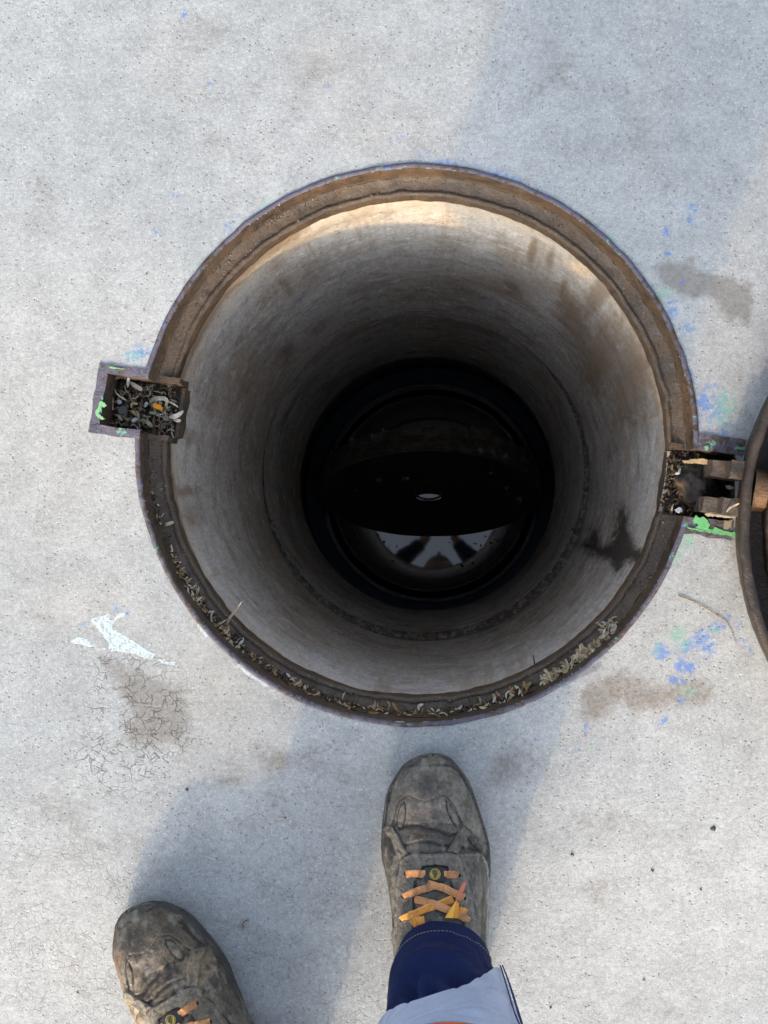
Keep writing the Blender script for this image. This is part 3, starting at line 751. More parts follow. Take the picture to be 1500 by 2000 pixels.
def blobs(x, y, L):
    o = np.zeros(len(x))
    for cx, cy, rx, ry, v, q in L:
        a = rad(q)
        u = (x - cx) * math.cos(a) + (y - cy) * math.sin(a); w = -(x - cx) * math.sin(a) + (y - cy) * math.cos(a)
        o = np.maximum(o, v * np.clip(1 - 0.5 * np.sqrt((u / rx) ** 2 + (w / ry) ** 2), 0, 1))
    return o
def masks1(x, y, P, Q):
    a = np.degrees(np.arctan2(Q[:, 1], Q[:, 0])) % 360
    sd_ = sdf_poly(x, y, [(1126, 1062), (1150, 1054), (1159, 1033), (1167, 1038), (1176, 1068), (1195, 1058), (1206, 1020), (1214, 986), (1223, 1000), (1231, 1040), (1241, 1068), (1264, 1086), (1250, 1102), (1226, 1096), (1206, 1120), (1190, 1096), (1152, 1080)])
    wet = np.clip(0.52 + sd_ / 38.0, 0, 1)
    wet = np.maximum(wet, 0.0 * x)
    _unused = blobs(x[:1], y[:1], [(1216, 1035, 13, 60, 1.0, 2), (1188, 1080, 62, 22, 0.95, 20), (1163, 1050, 13, 30, 0.9, 0), (1245, 1090, 26, 14, 0.8, 10), (1195, 1112, 14, 26, 0.8, 0), (1222, 1075, 24, 26, 0.95, 0), (1140, 1030, 6, 40, 0.6, 0)])
    z = P[:, 2]
    top = 0.95 * smooth(z, -0.150, -0.085) * (0.55 + 1.0 * np.clip(fbm(Q, 11, 3, 71) + 0.25, -0.3, 0.7))
    wet = np.maximum(wet, 1.15 * smooth(-z, 0.897, 0.904))  # grimy joint, painted dark to stand for the shade in its gap
    top *= 0.35 + 0.65 * (adist(a, 190) < 75) + 0.2 * (adist(a, 300) < 60)
    # washed streaks below the lip
    st = np.clip(fbm(Q * np.array([1, 1, 0.06]), 34, 3, 72) - 0.10, 0, 1) * 2.3 * smooth(z, -0.40, -0.10)
    brown = np.maximum.reduce([top, 0.55 * st * (adist(a, 30) < 60), blobs(x, y, [(1170, 575, 22, 60, 0.95, 35), (1125, 630, 70, 34, 0.85, 65), (1230, 740, 50, 120, 0.9, 0), (1180, 690, 60, 110, 0.8, 20), (1120, 820, 60, 60, 0.6, 0), (1000, 560, 60, 30, 0.62, 30), (480, 760, 40, 90, 0.55, 15), (560, 690, 50, 40, 0.6, -40), (800, 690, 90, 20, 0.55, 0), (1100, 560, 10, 40, 0.7, 15), (560, 560, 14, 50, 0.6, -38), (620, 640, 60, 30, 0.55, -40), (1200, 690, 60, 80, 0.52, 30), (1180, 770, 70, 60, 0.46, 0), (360, 960, 40, 16, 0.72, 0), (370, 1010, 50, 40, 0.62, 50), (1290, 760, 20, 60, 0.56, 0), (700, 780, 60, 30, 0.5, -30), (600, 560, 60, 24, 0.45, -40), (1040, 490, 10, 36, 0.8, 12), (1075, 505, 9, 30, 0.78, 12), (540, 520, 30, 20, 0.5, -35)])])
    pale = np.maximum(blobs(x, y, [(820, 520, 160, 26, 0.7, 0), (1170, 600, 26, 50, 0.9, 40), (1200, 690, 30, 40, 0.7, 20), (600, 620, 60, 40, 0.6, -40), (720, 1310, 260, 40, 1.0, 10), (440, 1160, 70, 110, 0.95, -40), (1000, 1310, 120, 36, 0.9, -20), (1190, 1180, 50, 60, 0.7, -40)]), 0)
    return np.stack([wet, brown, pale], 1)
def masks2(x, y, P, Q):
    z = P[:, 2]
    wet = np.maximum(np.maximum(0.8 * smooth(-z, 1.53, 1.60), 0.72 * smooth(z, -0.938, -0.928)), 0.42 * np.clip(fbm(Q * np.array([1, 1, 2.5]), 7, 4, 75) + 0.3, 0, 1))  # ledge at the joint also painted dark for the gap's shade
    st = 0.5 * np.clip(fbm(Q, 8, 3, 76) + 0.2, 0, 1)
    pale = blobs(x, y, [(1085, 690, 40, 18, 0.9, 45), (1060, 640, 30, 14, 0.6, 40), (1120, 900, 12, 80, 0.5, 0)])
    return np.stack([wet, st, pale], 1)
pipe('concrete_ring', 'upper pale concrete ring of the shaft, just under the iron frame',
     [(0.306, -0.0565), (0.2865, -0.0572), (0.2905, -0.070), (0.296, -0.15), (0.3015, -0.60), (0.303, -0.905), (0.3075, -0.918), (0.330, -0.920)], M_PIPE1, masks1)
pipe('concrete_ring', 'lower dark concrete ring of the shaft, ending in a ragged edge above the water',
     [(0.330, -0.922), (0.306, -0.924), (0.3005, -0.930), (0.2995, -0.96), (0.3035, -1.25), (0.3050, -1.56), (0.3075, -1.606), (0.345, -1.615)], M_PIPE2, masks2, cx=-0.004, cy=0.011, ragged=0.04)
# mortar squeezed out of the joint along the near side
def mortar():
    m = MB()
    for i in range(420):
        a = rad(random.uniform(195, 340))
        r = 0.3005 - abs(random.gauss(0, 0.0020))
        m.crumb((HX - 0.003 + math.cos(a) * r, HY + 0.004 + math.sin(a) * r, -0.929 - abs(random.gauss(0, 0.008))), random.uniform(0.002, 0.006), random.choice([(0.26, 0.25, 0.23), (0.18, 0.17, 0.155), (0.33, 0.32, 0.30)]))
    tag(m.build('mortar_rubble', M_GRIT), 'grey crumbs of mortar along the joint of the two concrete rings', kind='stuff')
mortar()

def collar():
    root = empty('tank_collar', (HX, HY, 0))
    tag(root, 'black wet tank neck with a stepped rim just above the water', 'tank neck')
    def ring(name, prof, NA=360, amp=0.0015):
        pr = []
        for (r0, z0), (r1, z1) in zip(prof[:-1], prof[1:]):
            k = max(1, int(math.hypot(r1 - r0, z1 - z0) / 0.01))
            pr += [(r0 + (r1 - r0) * i / k, z0 + (z1 - z0) * i / k) for i in range(k)]
        pr.append(prof[-1]); pr = np.array(pr); n = len(pr)
        th = np.arange(NA) * 2 * np.pi / NA
        R = np.repeat(pr[None, :, 0], NA, 0); Z = np.repeat(pr[None, :, 1], NA, 0); T = np.repeat(th[:, None], n, 1)
        Q = np.stack([np.cos(T) * R, np.sin(T) * R, Z], 2).reshape(-1, 3)
        R = R.ravel() + amp * fbm(Q, 30, 3, 81)
        obj(name, np.stack([np.cos(T.ravel()) * R, np.sin(T.ravel()) * R, Z.ravel() + amp * 0.5 * fbm(Q, 40, 3, 82)], 1), grid_faces(NA, n, True), M_COLLAR, root, True)
    ring('neck_wall', [(0.338, -1.60), (0.336, -1.75), (0.334, -1.925)])
    ring('rim_step', [(0.334, -1.925), (0.322, -1.936), (0.308, -1.946), (0.2990, -1.952), (0.2970, -1.985), (0.300, -2.06)])
    return root
collar()
def water():
    NA = 128
    V = [(HX + 0.305 * math.cos(2 * math.pi * i / NA), HY + 0.305 * math.sin(2 * math.pi * i / NA), -2.03) for i in range(NA)]
    o = obj('water', V, [tuple(range(NA))], M_WATER, None, False)
    tag(o, 'black greasy water at the bottom of the shaft', kind='structure')
water()

# ------------------------------------------------------------------ the thick round lid that lies tilted in the water
def fallen_lid():
    TL = rad(68.0)
    n = Vector((0, -math.sin(TL), math.cos(TL))); u = Vector((0, math.cos(TL), math.sin(TL))); xx = Vector((1, 0, 0))
    C0 = Vector((-0.028, 0.071, -1.775))
    root = empty('tank_cover', C0)
    tag(root, 'thick round threaded tank cover lying tilted in the dark water', 'tank cover')
    def P(a, r, d):     # angle in the face, radius, depth behind the face
        return xx * (r * math.cos(a)) + u * (r * math.sin(a)) - n * d
    NA = 160
    def sweep(name, prof, mat, cols=None):
        V = []; Fc = []
        m = len(prof)
        for i in range(NA):
            for r, d in prof:
                V.append(P(2 * math.pi * i / NA, r, d))
        for i in range(NA):
            for j in range(m - 1):
                a, b = i * m + j, ((i + 1) % NA) * m + j
                Fc.append((a, a + 1, b + 1, b))
        return obj(name, [tuple(v) for v in V], Fc, mat, root, True, sharp=35)
    side = [(0.276, 0.0), (0.284, 0.003)]
    d = 0.006
    for k in range(5):       # thread ridges
        side += [(0.2820, d), (0.2875, d + 0.0025), (0.2875, d + 0.0045), (0.2790, d + 0.0065)]
        d += 0.0085
    side += [(0.284, d + 0.004), (0.286, 0.072), (0.284, 0.080), (0.276, 0.083)]
    side = [(r_, d_ * 0.74) for r_, d_ in side]
    sweep('threaded_side', side, M_LID)
    sweep('face_plate', [(0.0, 0.010), (0.12, 0.011), (0.235, 0.011), (0.255, 0.004), (0.268, 0.0), (0.276, 0.0)], M_LIDFACE)
    sweep('back_plate', [(0.276, 0.0614), (0.20, 0.060), (0.0, 0.060)], M_LID)
    # cup in the face, holding a little water
    m = MB()
    k = 20; V = []
    for i in range(k + 1):
        q = math.pi + math.pi * i / k
        c = Vector((0.030 * math.cos(q), 0.0, 0.0)) 
        c = xx * (0.033 * math.cos(q)) + Vector((0, -1, 0)) * (0.015 * -math.sin(q) - 0.004)
        V.append(c)
    base = xx * (-0.004) + u * 0.024 + n * 0.004
    m.tube([base + v + Vector((0, 0, 0.0)) for v in V], 0.0035, (0.03, 0.025, 0.02), 8)
    m.build('grip_cup', M_LID, root, True)
    W_ = [base + xx * (0.0315 * math.cos(2 * math.pi * i / 40)) + Vector((0, 0.0085 * math.sin(2 * math.pi * i / 40) - 0.006, 0.001)) for i in range(40)]
    w = obj('trapped_water', [tuple(v) for v in W_], [tuple(range(40))], bpy.data.materials['black_greasy_water'], root, False)
    # lug on the rim
    m = MB()
    a0 = rad(66)
    rr = P(a0, 0.286, 0.045)
    tx = -xx * math.sin(a0) + u * math.cos(a0); rx = xx * math.cos(a0) + u * math.sin(a0)
    Mx = Matrix(((tx.x, rx.x, -n.x, rr.x), (tx.y, rx.y, -n.y, rr.y), (tx.z, rx.z, -n.z, rr.z), (0, 0, 0, 1)))
    m.rough_box((-0.026, -0.004, -0.014), (0.026, 0.016, 0.014), 0.006, Mx, (0, 0, 0), 0.002)
    m.build('lug', M_LID, root, True)
    # flakes of grease and scum stuck to it
    m = MB()
    for (qx, qy, r) in ((690, 857, 7), (731, 853, 9), (747, 840, 6), (940, 880, 8), (965, 885, 9), (985, 893, 7), (742, 938, 8), (793, 935, 8), (696, 958, 4), (960, 923, 5), (990, 954, 5), (1015, 975, 9), (1010, 983, 5), (920, 838, 10), (1020, 897, 5)):
        dirn = (W(qx, qy, -1.7) - Vector((0, 0, H))).normalized()
        if qy > 900:
            q0 = C0 + n * -0.008
            tt = (q0 - Vector((0, 0, H))).dot(n) / dirn.dot(n)
            p = Vector((0, 0, H)) + dirn * tt - C0
        else:
            p = None; best = 9
            for zz in np.linspace(-1.65, -1.42, 120):
                w_ = W(qx, qy, zz) - C0
                rad_ = math.hypot(w_.dot(xx), w_.dot(u))
                if abs(rad_ - 0.288) < best and 0 <= -w_.dot(n) <= 0.061:
                    best = abs(rad_ - 0.288); p = w_
            if p is None:
                continue
        for k in range(4):
            m.crumb(p + Vector((random.uniform(-1, 1), random.uniform(-.5, .5), random.uniform(0, .4))) * r * 0.0008, r * 0.0008, random.choice([(0.30, 0.28, 0.25), (0.2, 0.18, 0.15), (0.12, 0.1, 0.085)]))
    o = m.build('scum', M_SLUDGE, root)
    o['kind'] = 'stuff'
    return root
fallen_lid()
def scum():
    m = MB()
    for i in range(150):
        a = random.uniform(0, 2 * math.pi)
        if random.random() < 0.5:
            a = rad(random.uniform(-60, -5))
        r = 0.296 * math.sqrt(random.uniform(0.55, 1.0))
        m.crumb((HX + math.cos(a) * r, HY + math.sin(a) * r, -2.029), random.uniform(0.001, 0.0035), random.choice([(0.05, 0.045, 0.04), (0.10, 0.09, 0.08), (0.03, 0.03, 0.03)]))
    # specks of fat that break up the mirror of the sky
    for px, py in ((776, 1066), (930, 1062), (928, 1075), (939, 1066), (945, 1050), (752, 1060), (790, 1080), (915, 1085), (770, 1095), (900, 1105), (925, 1098), (880, 1060), (738, 1047), (960, 1060)):
        for k in range(2):
            m.crumb(W(px + random.uniform(-4, 4), py + random.uniform(-4, 4), -2.029), random.uniform(0.002, 0.0045), (0.025, 0.022, 0.02))
    tag(m.build('floating_scum', M_SLUDGE), 'dark flecks of scum floating on the black water', kind='stuff')
scum()

# ------------------------------------------------------------------ the opened cover lying on its back, hinged on the right
def cover():
    Rc, TH = 0.322, rad(7.0)
    A = MH @ Vector((0.3475, 0, 0.052))
    a = rad(A_H)
    e = Vector((math.cos(a), math.sin(a), 0)); t = Vector((-math.sin(a), math.cos(a), 0)); z = Vector((0, 0, 1))
    e2 = e * math.cos(TH) + z * math.sin(TH); n2 = z * math.cos(TH) - e * math.sin(TH)
    root = empty('manhole_cover', (A.x, A.y, A.z))
    tag(root, 'round brown iron manhole cover swung open on its back, ribbed underside up', 'manhole cover')
    def P(u, v, w):      # u from the hinge edge, v sideways, w above the rim's top
        return e2 * u + t * v + n2 * w
    def ring(name, prof, NA=300):
        m = len(prof); V = []
        for i in range(NA):
            q = 2 * math.pi * i / NA
            for r, w in prof:
                V.append(P(Rc + r * math.cos(q), r * math.sin(q), w))
        V = np.array([tuple(v) for v in V])
        V += 0.0022 * np.stack([fbm(V, 60, 4, 91), fbm(V, 60, 4, 92), fbm(V, 60, 4, 93)], 1)
        return obj(name, V, grid_faces(NA, m, True)[:, ::-1], M_COVER, root, True, {'tint': c3(0.0, 0.25, 0.2, len(V))}, sharp=50)
    ring('rim', [(Rc - 0.002, -0.05), (Rc, -0.03), (Rc, -0.004), (Rc - 0.002, -0.001), (Rc - 0.005, 0.0), (Rc - 0.0095, -0.001), (Rc - 0.0112, -0.004), (Rc - 0.0120, -0.025), (Rc - 0.0125, -0.040)])
    ring('plate', [(Rc - 0.012, -0.052), (Rc - 0.012, -0.040), (Rc - 0.05, -0.039), (Rc - 0.15, -0.039), (0.04, -0.039), (0.0, -0.039)])
    ring('inner_ring', [(Rc - 0.0285, -0.040), (Rc - 0.0288, -0.014), (Rc - 0.0305, -0.012), (Rc - 0.0335, -0.012), (Rc - 0.0345, -0.014), (Rc - 0.035, -0.040)])
    for k in range(8):
        q = math.pi + k * math.pi / 4
        m = MB()
        c, s_ = math.cos(q), math.sin(q)
        n_ = 24; w = 0.0105
        V = []
        for i in range(n_ + 1):
            r = 0.03 + (Rc - 0.015 - 0.03) * i / n_
            wd = w * (1 + 0.5 * smooth(np.array(r), Rc - 0.06, Rc - 0.016)) ; top = -0.010 - 0.004 * math.sin(i * 0.9)
            for (sv, h) in ((-1.5, -0.041), (-1.1, top - 0.006), (-0.5, top), (0.5, top), (1.1, top - 0.006), (1.5, -0.041)):
                V.append(P(Rc + r * c - s_ * sv * wd, r * s_ + c * sv * wd, h))
        V = np.array([tuple(v) for v in V]); V += 0.0016 * np.stack([fbm(V, 60, 3, 95), fbm(V, 60, 3, 96), fbm(V, 60, 3, 97)], 1)
        obj('rib', V, grid_faces(n_ + 1, 6), M_RIB, root, True, {'tint': c3(0.0, 0.95, 0.25, len(V))})
    m = MB()
    k = 40
    Vv = [P(Rc + 0.045 * math.cos(2 * math.pi * i / k), 0.045 * math.sin(2 * math.pi * i / k), -0.008) for i in range(k)] + [P(Rc + 0.05 * math.cos(2 * math.pi * i / k), 0.05 * math.sin(2 * math.pi * i / k), -0.040) for i in range(k)]
    obj('hub', [tuple(v) for v in Vv], [tuple(range(k))] + [(i, k + i, k + (i + 1) % k, (i + 1) % k) for i in range(k)], M_COVER, root, False, {'tint': c3(0.0, 0.4, 0.2, 2 * k)})
    for v0, v1, u0 in ((0.0085, 0.0275, -0.030), (-0.0310, -0.0130, -0.034)):
        m = MB()
        MM = OFF @ MH
        Ml = Matrix.Translation((-A.x, -A.y, -A.z)) @ MH
        m.rough_box((0.3475 + u0 + 0.020, v0, -0.010), (0.3535, v1, 0.037), 0.003, Ml, (0, 0, 0), 0.0)
        m.rough_box((0.3475 + u0 + 0.004, v0 + 0.0006, -0.034), (0.3475 + u0 + 0.0202, v1 - 0.0006, 0.016), 0.003, Ml, (0, 0, 0), 0.0)
        V = np.array([tuple(v) for v in m.V]); Vw = V.copy()
        V += 0.0020 * np.stack([fbm(Vw, 80, 3, 98), fbm(Vw, 80, 3, 99), fbm(Vw, 80, 3, 100)], 1)
        obj('hinge_lug', V, m.F, M_LUG, root, False, {'tint': c3(np.where(Vw[:, 2] > -0.018, 0.22, 0.0), 0.1, 0.6, len(V))})
cover()

# ------------------------------------------------------------------ the photographer
person = empty('person', (-0.10, -0.55, 0))
tag(person, 'person in muddy work boots, navy trousers and orange shirt standing at the manhole edge', 'person')
PL = person.location

BOOT_L = 0.312
TD = np.array([0, 2, 5.5, 14, 25, 36, 47, 64, 80, 97, 114, 125, 152, 180, 205, 240, 270, 290, 303, 309, 312]) / 1000
TLW = np.array([2, 14, 23, 34.5, 42, 48, 51.5, 54, 56, 57, 56.5, 54, 51, 48, 45.5, 43, 41, 36, 25, 13, 2]) / 1000
TRW = np.array([2, 13, 19.5, 27, 35, 40.5, 44.5, 50, 55, 59, 60.5, 61, 60.5, 59.5, 58, 53, 47, 39, 26, 13, 2]) / 1000
HD = np.array([0, 3, 8, 16, 28, 45, 62, 78, 90, 104, 118, 135, 152, 170, 190, 210, 250, 285, 305, 312]) / 1000
HZ = np.array([30, 37, 45, 54, 61, 66, 69.5, 72.5, 74, 78, 84, 92, 101, 112, 127, 143, 152, 148, 120, 80]) / 1000

TOE = W(846, 1475, 0.026)
R_POSE = (Vector((TOE.x, TOE.y, 0)), rad(0.6))                 # toe on the ground plan, heading
t2 = W(249, 1781, 0.026)
L_POSE = (Vector((t2.x, t2.y, 0)), rad(34.0))

def pose_m(pose, mirror=False):
    toe, a = pose
    M = Matrix.Translation(toe) @ Matrix.Rotation(a, 4, 'Z')
    if mirror:
        M = M @ Matrix.Diagonal((-1, 1, 1, 1))
    return M
MR, ML = pose_m(R_POSE), pose_m(L_POSE, True)
def apply(M, P):
    A = np.array(M)
    return np.asarray(P) @ A[:3, :3].T + A[:3, 3]

cz = lambda L: [(700 + a / 3.5725, 1440 + b / 3.5714) for a, b in L]   # pixels of the enlarged boot
P_CAP = [(776, 1514), (780, 1505), (792, 1500), (815, 1498), (840, 1497), (866, 1495), (880, 1499), (891, 1508), (902, 1524), (918, 1552), (934, 1592), (944, 1625), (953, 1655), (990, 1690), (990, 2300), (700, 2300), (700, 1690), (751, 1640), (756, 1600), (762, 1560), (769, 1532)]
P_SEAM = cz([(215, 640), (245, 560), (262, 490), (285, 438), (330, 408), (365, 408), (400, 424), (440, 438), (480, 440), (520, 430), (555, 408), (580, 396), (620, 418), (665, 470), (700, 540), (725, 610), (790, 670), (905, 745)])
P_LENS1 = cz([(318, 450), (290, 480), (270, 540), (266, 600), (282, 645), (305, 630), (325, 560), (328, 500)])
P_LENS2 = cz([(612, 440), (650, 480), (690, 540), (706, 610), (694, 640), (665, 605), (640, 560), (618, 500)])
P_EYE = cz([(292, 900), (302, 862), (330, 830), (385, 812), (500, 815), (640, 806), (690, 824), (718, 860), (738, 930), (762, 1010), (790, 1100), (812, 1250), (828, 1400), (850, 1700), (230, 1700), (238, 1500), (250, 1300), (260, 1100), (272, 1000)])
P_TONG = cz([(388, 1300), (386, 1130), (398, 1005), (425, 960), (450, 905), (540, 892), (620, 905), (640, 1000), (665, 1080), (700, 1190), (725, 1300), (730, 1700), (370, 1700)])
L_STRAP1 = cz([(222, 650), (262, 720), (300, 790), (330, 840)])
L_STRAP2 = cz([(755, 640), (715, 700), (680, 760), (650, 815)])
L_PIPE = cz([(862, 838), (885, 880), (900, 940), (904, 1030), (898, 1200), (890, 1420), (880, 1700)])
L_DARK = cz([(750, 690), (790, 740), (840, 790), (890, 820), (915, 860)])
L_CREASE1 = cz([(290, 640), (340, 618), (420, 622), (500, 640), (570, 655), (640, 690), (680, 680)])
L_CREASE2 = cz([(330, 755), (400, 738), (470, 735), (560, 752), (640, 760)])
L_CREASE3 = cz([(700, 760), (760, 775), (830, 790)])
L_HOLL = cz([(205, 700), (225, 760), (245, 850), (255, 930)])

def build_boot(mirror, M, mats, label, left):
    root = obj('boot', [(0, 0, 0.001), (0.001, 0, 0.001), (0, 0.001, 0.001)], [(0, 1, 2)], mats[0], person) if False else None
    NS, NC = 330, 240
    s = np.linspace(0, 1, NS)
    d = BOOT_L * np.where(s < 0.12, 0.12 * (s / 0.12) ** 1.7, s)
    lw = np.interp(d, TD, TLW) - 0.0025; rw = np.interp(d, TD, TRW) - 0.0025
    lw = np.maximum(lw, 0.001); rw = np.maximum(rw, 0.001)
    k = np.array([1, 2, 3, 2, 1]) / 9.0
    for _ in range(3):
        lw[2:-2] = np.convolve(lw, k, 'valid'); rw[2:-2] = np.convolve(rw, k, 'valid')
    hz = np.interp(d, HD, HZ)
    for _ in range(6):
        hz[2:-2] = np.convolve(hz, k, 'valid')
    q = np.linspace(0, np.pi, NC)
    pw = 2 / np.interp(d, [0, 0.03, 0.10, 0.16, 0.31], [2.5, 2.7, 2.35, 2.2, 2.2])[:, None]
    cx = np.sign(np.cos(q))[None] * np.abs(np.cos(q))[None] ** pw
    sz = np.abs(np.sin(q))[None] ** pw
    Z0 = 0.016
    # lean of the ankle: the shaft narrows as it rises
    X = np.where(cx < 0, cx * lw[:, None], cx * rw[:, None])
    Z = Z0 + (hz[:, None] - Z0) * sz
    up = smooth(Z, 0.05, 0.16) * smooth(d, 0.11, 0.2)[:, None]
    X = X * (1 - 0.16 * up)
    Y = np.repeat(-d[:, None], NC, 1)
    Y = Y - 0.010 * smooth(Z, 0.02, 0.06) * smooth(-d, -0.03, 0.0)[:, None]
    P = np.stack([X, Y, Z], 2)
    def normals(P):
        du = np.gradient(P, axis=0); dv = np.gradient(P, axis=1)
        N = np.cross(dv, du)
        N /= np.linalg.norm(N, axis=2, keepdims=True) + 1e-12
        if N[NS // 2, NC // 2, 2] < 0:
            N = -N
        return N
    N = normals(P)
    flat = P.reshape(-1, 3)
    x, y = PX(apply(MR, flat))
    x = x.copy(); y = y.copy()
    cap = sdf_poly(x, y, P_CAP); eye = sdf_poly(x, y, P_EYE); tong = sdf_poly(x, y, P_TONG)
    front = sdf_poly(x, y, P_SEAM + [(990, 1690), (1000, 1300), (700, 1300), (700, 1630)])
    l1 = sdf_poly(x, y, P_LENS1); l2 = sdf_poly(x, y, P_LENS2)
    s1 = dist_line(x, y, L_STRAP1); s2 = dist_line(x, y, L_STRAP2); pipe_ = dist_line(x, y, L_PIPE); dk = dist_line(x, y, L_DARK)
    wob = 3.0 * fbm(flat, 120, 3, 203)
    wobc = 4.5 * fbm(flat, 90, 4, 204)
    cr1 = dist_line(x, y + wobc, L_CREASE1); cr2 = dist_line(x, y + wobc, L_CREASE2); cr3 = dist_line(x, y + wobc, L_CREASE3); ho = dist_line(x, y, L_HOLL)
    vis = (y < 2150)
    disp = np.zeros(len(flat))
    g = lambda a, w: np.exp(-(a / w) ** 2)
    disp += 0.0016 * smooth(-cap, -1.0, 1.0)                       # rubber bumper proud of the toe
    disp += 0.0011 * smooth(front, -1.2, 0.8)                      # toe cap lies over the vamp
    disp += 0.0022 * smooth(eye, -1.2, 0.8)
    disp -= 0.0030 * smooth(tong, -1.0, 1.5)
    disp += 0.0022 * (smooth(9.5 - s1, -1, 1) + smooth(11 - s2, -1, 1)) * smooth(-eye, 0, 3)
    disp -= 0.0014 * (g(l1, 1.4) + g(l2, 1.6)); disp += 0.0004 * (smooth(l1, 0, 3) + smooth(l2, 0, 3))
    disp -= 0.0010 * (g(front + 2.2, 0.8) + g(front - 4.0, 0.7) * 0.35 + g(eye - 4, 0.8) * 0.5 + g(eye - 7.0, 0.8) * 0.35)
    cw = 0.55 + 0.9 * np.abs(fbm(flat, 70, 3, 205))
    disp -= 0.0024 * cw * g(cr1, 3.4) + 0.0026 * cw * g(cr2, 3.2) + 0.0020 * g(cr3, 2.6) + 0.0030 * g(dk, 2.4) + 0.0040 * g(ho, 7)
    disp += 0.0009 * g(cr1 - 7, 4) + 0.0008 * g(cr2 - 6, 4)
    disp += 0.0012 * smooth(2.4 - pipe_, -1, 1)
    disp -= 0.0016 * g(np.hypot(x - 838, y - 1540), 20) 
    disp += 0.0018 * fbm(flat, 30, 4, 201) + 0.0012 * fbm(flat, 110, 4, 202) - 0.0008 * np.exp(-(fbm(flat * np.array([0.7, 1.6, 1]), 85, 2, 206) / 0.05) ** 2) * smooth(vis * (flat[:, 1] < -0.055), 0, 1)
    if left:
        disp += 0.0022 * fbm(flat, 42, 4, 211)
    base_m = smooth(flat[:, 2], Z0, Z0 + 0.006)
    flat2 = flat + N.reshape(-1, 3) * (disp * base_m)[:, None]
    # colour: leather, rubber, thread and dirt; creases, hollows and panel edges painted darker
    n1 = fbm(flat, 36, 4, 220) ; n2 = fbm(flat, 150, 3, 221); n3 = fbm(flat, 14, 3, 222)
    base = np.array([0.150, 0.138, 0.115]) if not left else np.array([0.125, 0.102, 0.074])
    C = np.tile(base, (len(flat), 1)) * (1 + 0.55 * n1[:, None])
    def paint(m, c, a=1.0):
        nonlocal C
        w = np.clip(m * a, 0, 1)[:, None]
        C = C * (1 - w) + np.array(c) * w
    vamp = (smooth(-front, 0, 2) * smooth(-eye, 0, 2))
    paint(vamp * smooth(-s1, -14, -8) * 1.0, (0.105, 0.088, 0.074), 0.6)
    paint(smooth(vamp * g(np.hypot((x - 832) / 1.6, y - 1590), 26), 0.1, 0.8) * smooth(n2, -0.4, 0.4), (0.155, 0.10, 0.082), 0.6)
    paint(g(np.hypot((x - 838) / 1.6, y - 1535), 17) * (1 + n1), (0.06, 0.056, 0.052), 0.7)
    paint(smooth(-cap, -0.5, 1.5), (0.060, 0.062, 0.064), 0.9)
    paint(g(cap, 1.4), (0.028, 0.027, 0.026), 0.7)
    paint(smooth(-cap, -0.5, 1.5) * smooth(n1, 0.0, 0.35), (0.13, 0.118, 0.09), 0.9)
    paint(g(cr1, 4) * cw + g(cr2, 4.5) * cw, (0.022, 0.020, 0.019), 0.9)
    paint(smooth(vamp * (y > 1608) * (y < 1668), 0.1, 1) * smooth(n1, -0.35, 0.2), (0.045, 0.041, 0.038), 0.85)
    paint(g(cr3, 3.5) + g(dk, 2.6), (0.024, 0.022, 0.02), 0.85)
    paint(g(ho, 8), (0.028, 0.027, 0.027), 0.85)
    paint(smooth(9 - s1, -1, 1) + smooth(10.5 - s2, -1, 1), (0.165, 0.150, 0.122), 0.8)
    paint(g(l1, 1.0) + g(l2, 1.1), (0.03, 0.027, 0.024), 0.8)
    paint(smooth(l1, 0, 3), (0.13, 0.122, 0.11), 0.5)
    quarter = smooth(-eye, 0, 2) * (y > 1672)
    paint(quarter, (0.085, 0.077, 0.064), 0.75)
    paint(quarter * smooth(fbm(np.stack([x * 0.12, y * 0.012, flat[:, 2]], 1), 1.0, 4, 231), 0.05, 0.35), (0.19, 0.172, 0.14), 0.8)
    paint(smooth(eye, 0, 2), (0.150, 0.136, 0.113), 0.75)
    pass
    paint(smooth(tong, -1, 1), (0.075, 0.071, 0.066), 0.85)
    dash = (np.sin((x + y) * 2.2) > -0.2) * 1.0
    paint((g(front + 2.0, 0.8) + g(front - 1.2, 0.8)) * dash, (0.20, 0.18, 0.15), 0.85)
    paint((g(eye - 4.0, 0.8) + g(eye - 6.6, 0.8)) * dash, (0.215, 0.20, 0.18), 0.65)
    paint(g(front + 4, 2.0), (0.05, 0.043, 0.036), 0.4)
    paint(smooth(2.0 - pipe_, -0.8, 0.8), (0.30, 0.285, 0.25), 0.9)
    paint(smooth(x, 905, 918) * (y > 1700) * smooth(1 - np.abs(pipe_ - 9) / 4, 0, 1), (0.05, 0.046, 0.042), 0.5)
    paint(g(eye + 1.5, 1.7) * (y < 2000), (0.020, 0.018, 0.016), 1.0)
    paint((g(s1 - 10.5, 1.3) + g(s2 - 12, 1.3)) * smooth(-eye, 0, 2) * smooth(-front, 0, 3), (0.024, 0.021, 0.019), 0.9)
    paint(g(l1, 1.0) + g(l2, 1.1), (0.028, 0.025, 0.022), 0.75)
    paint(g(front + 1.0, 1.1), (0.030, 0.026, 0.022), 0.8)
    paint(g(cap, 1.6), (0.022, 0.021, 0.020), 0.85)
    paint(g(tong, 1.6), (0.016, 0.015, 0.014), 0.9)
    paint((g(front + 3.2, 0.9) + g(eye - 5.0, 0.9)) * dash, (0.26, 0.235, 0.20), 0.75)
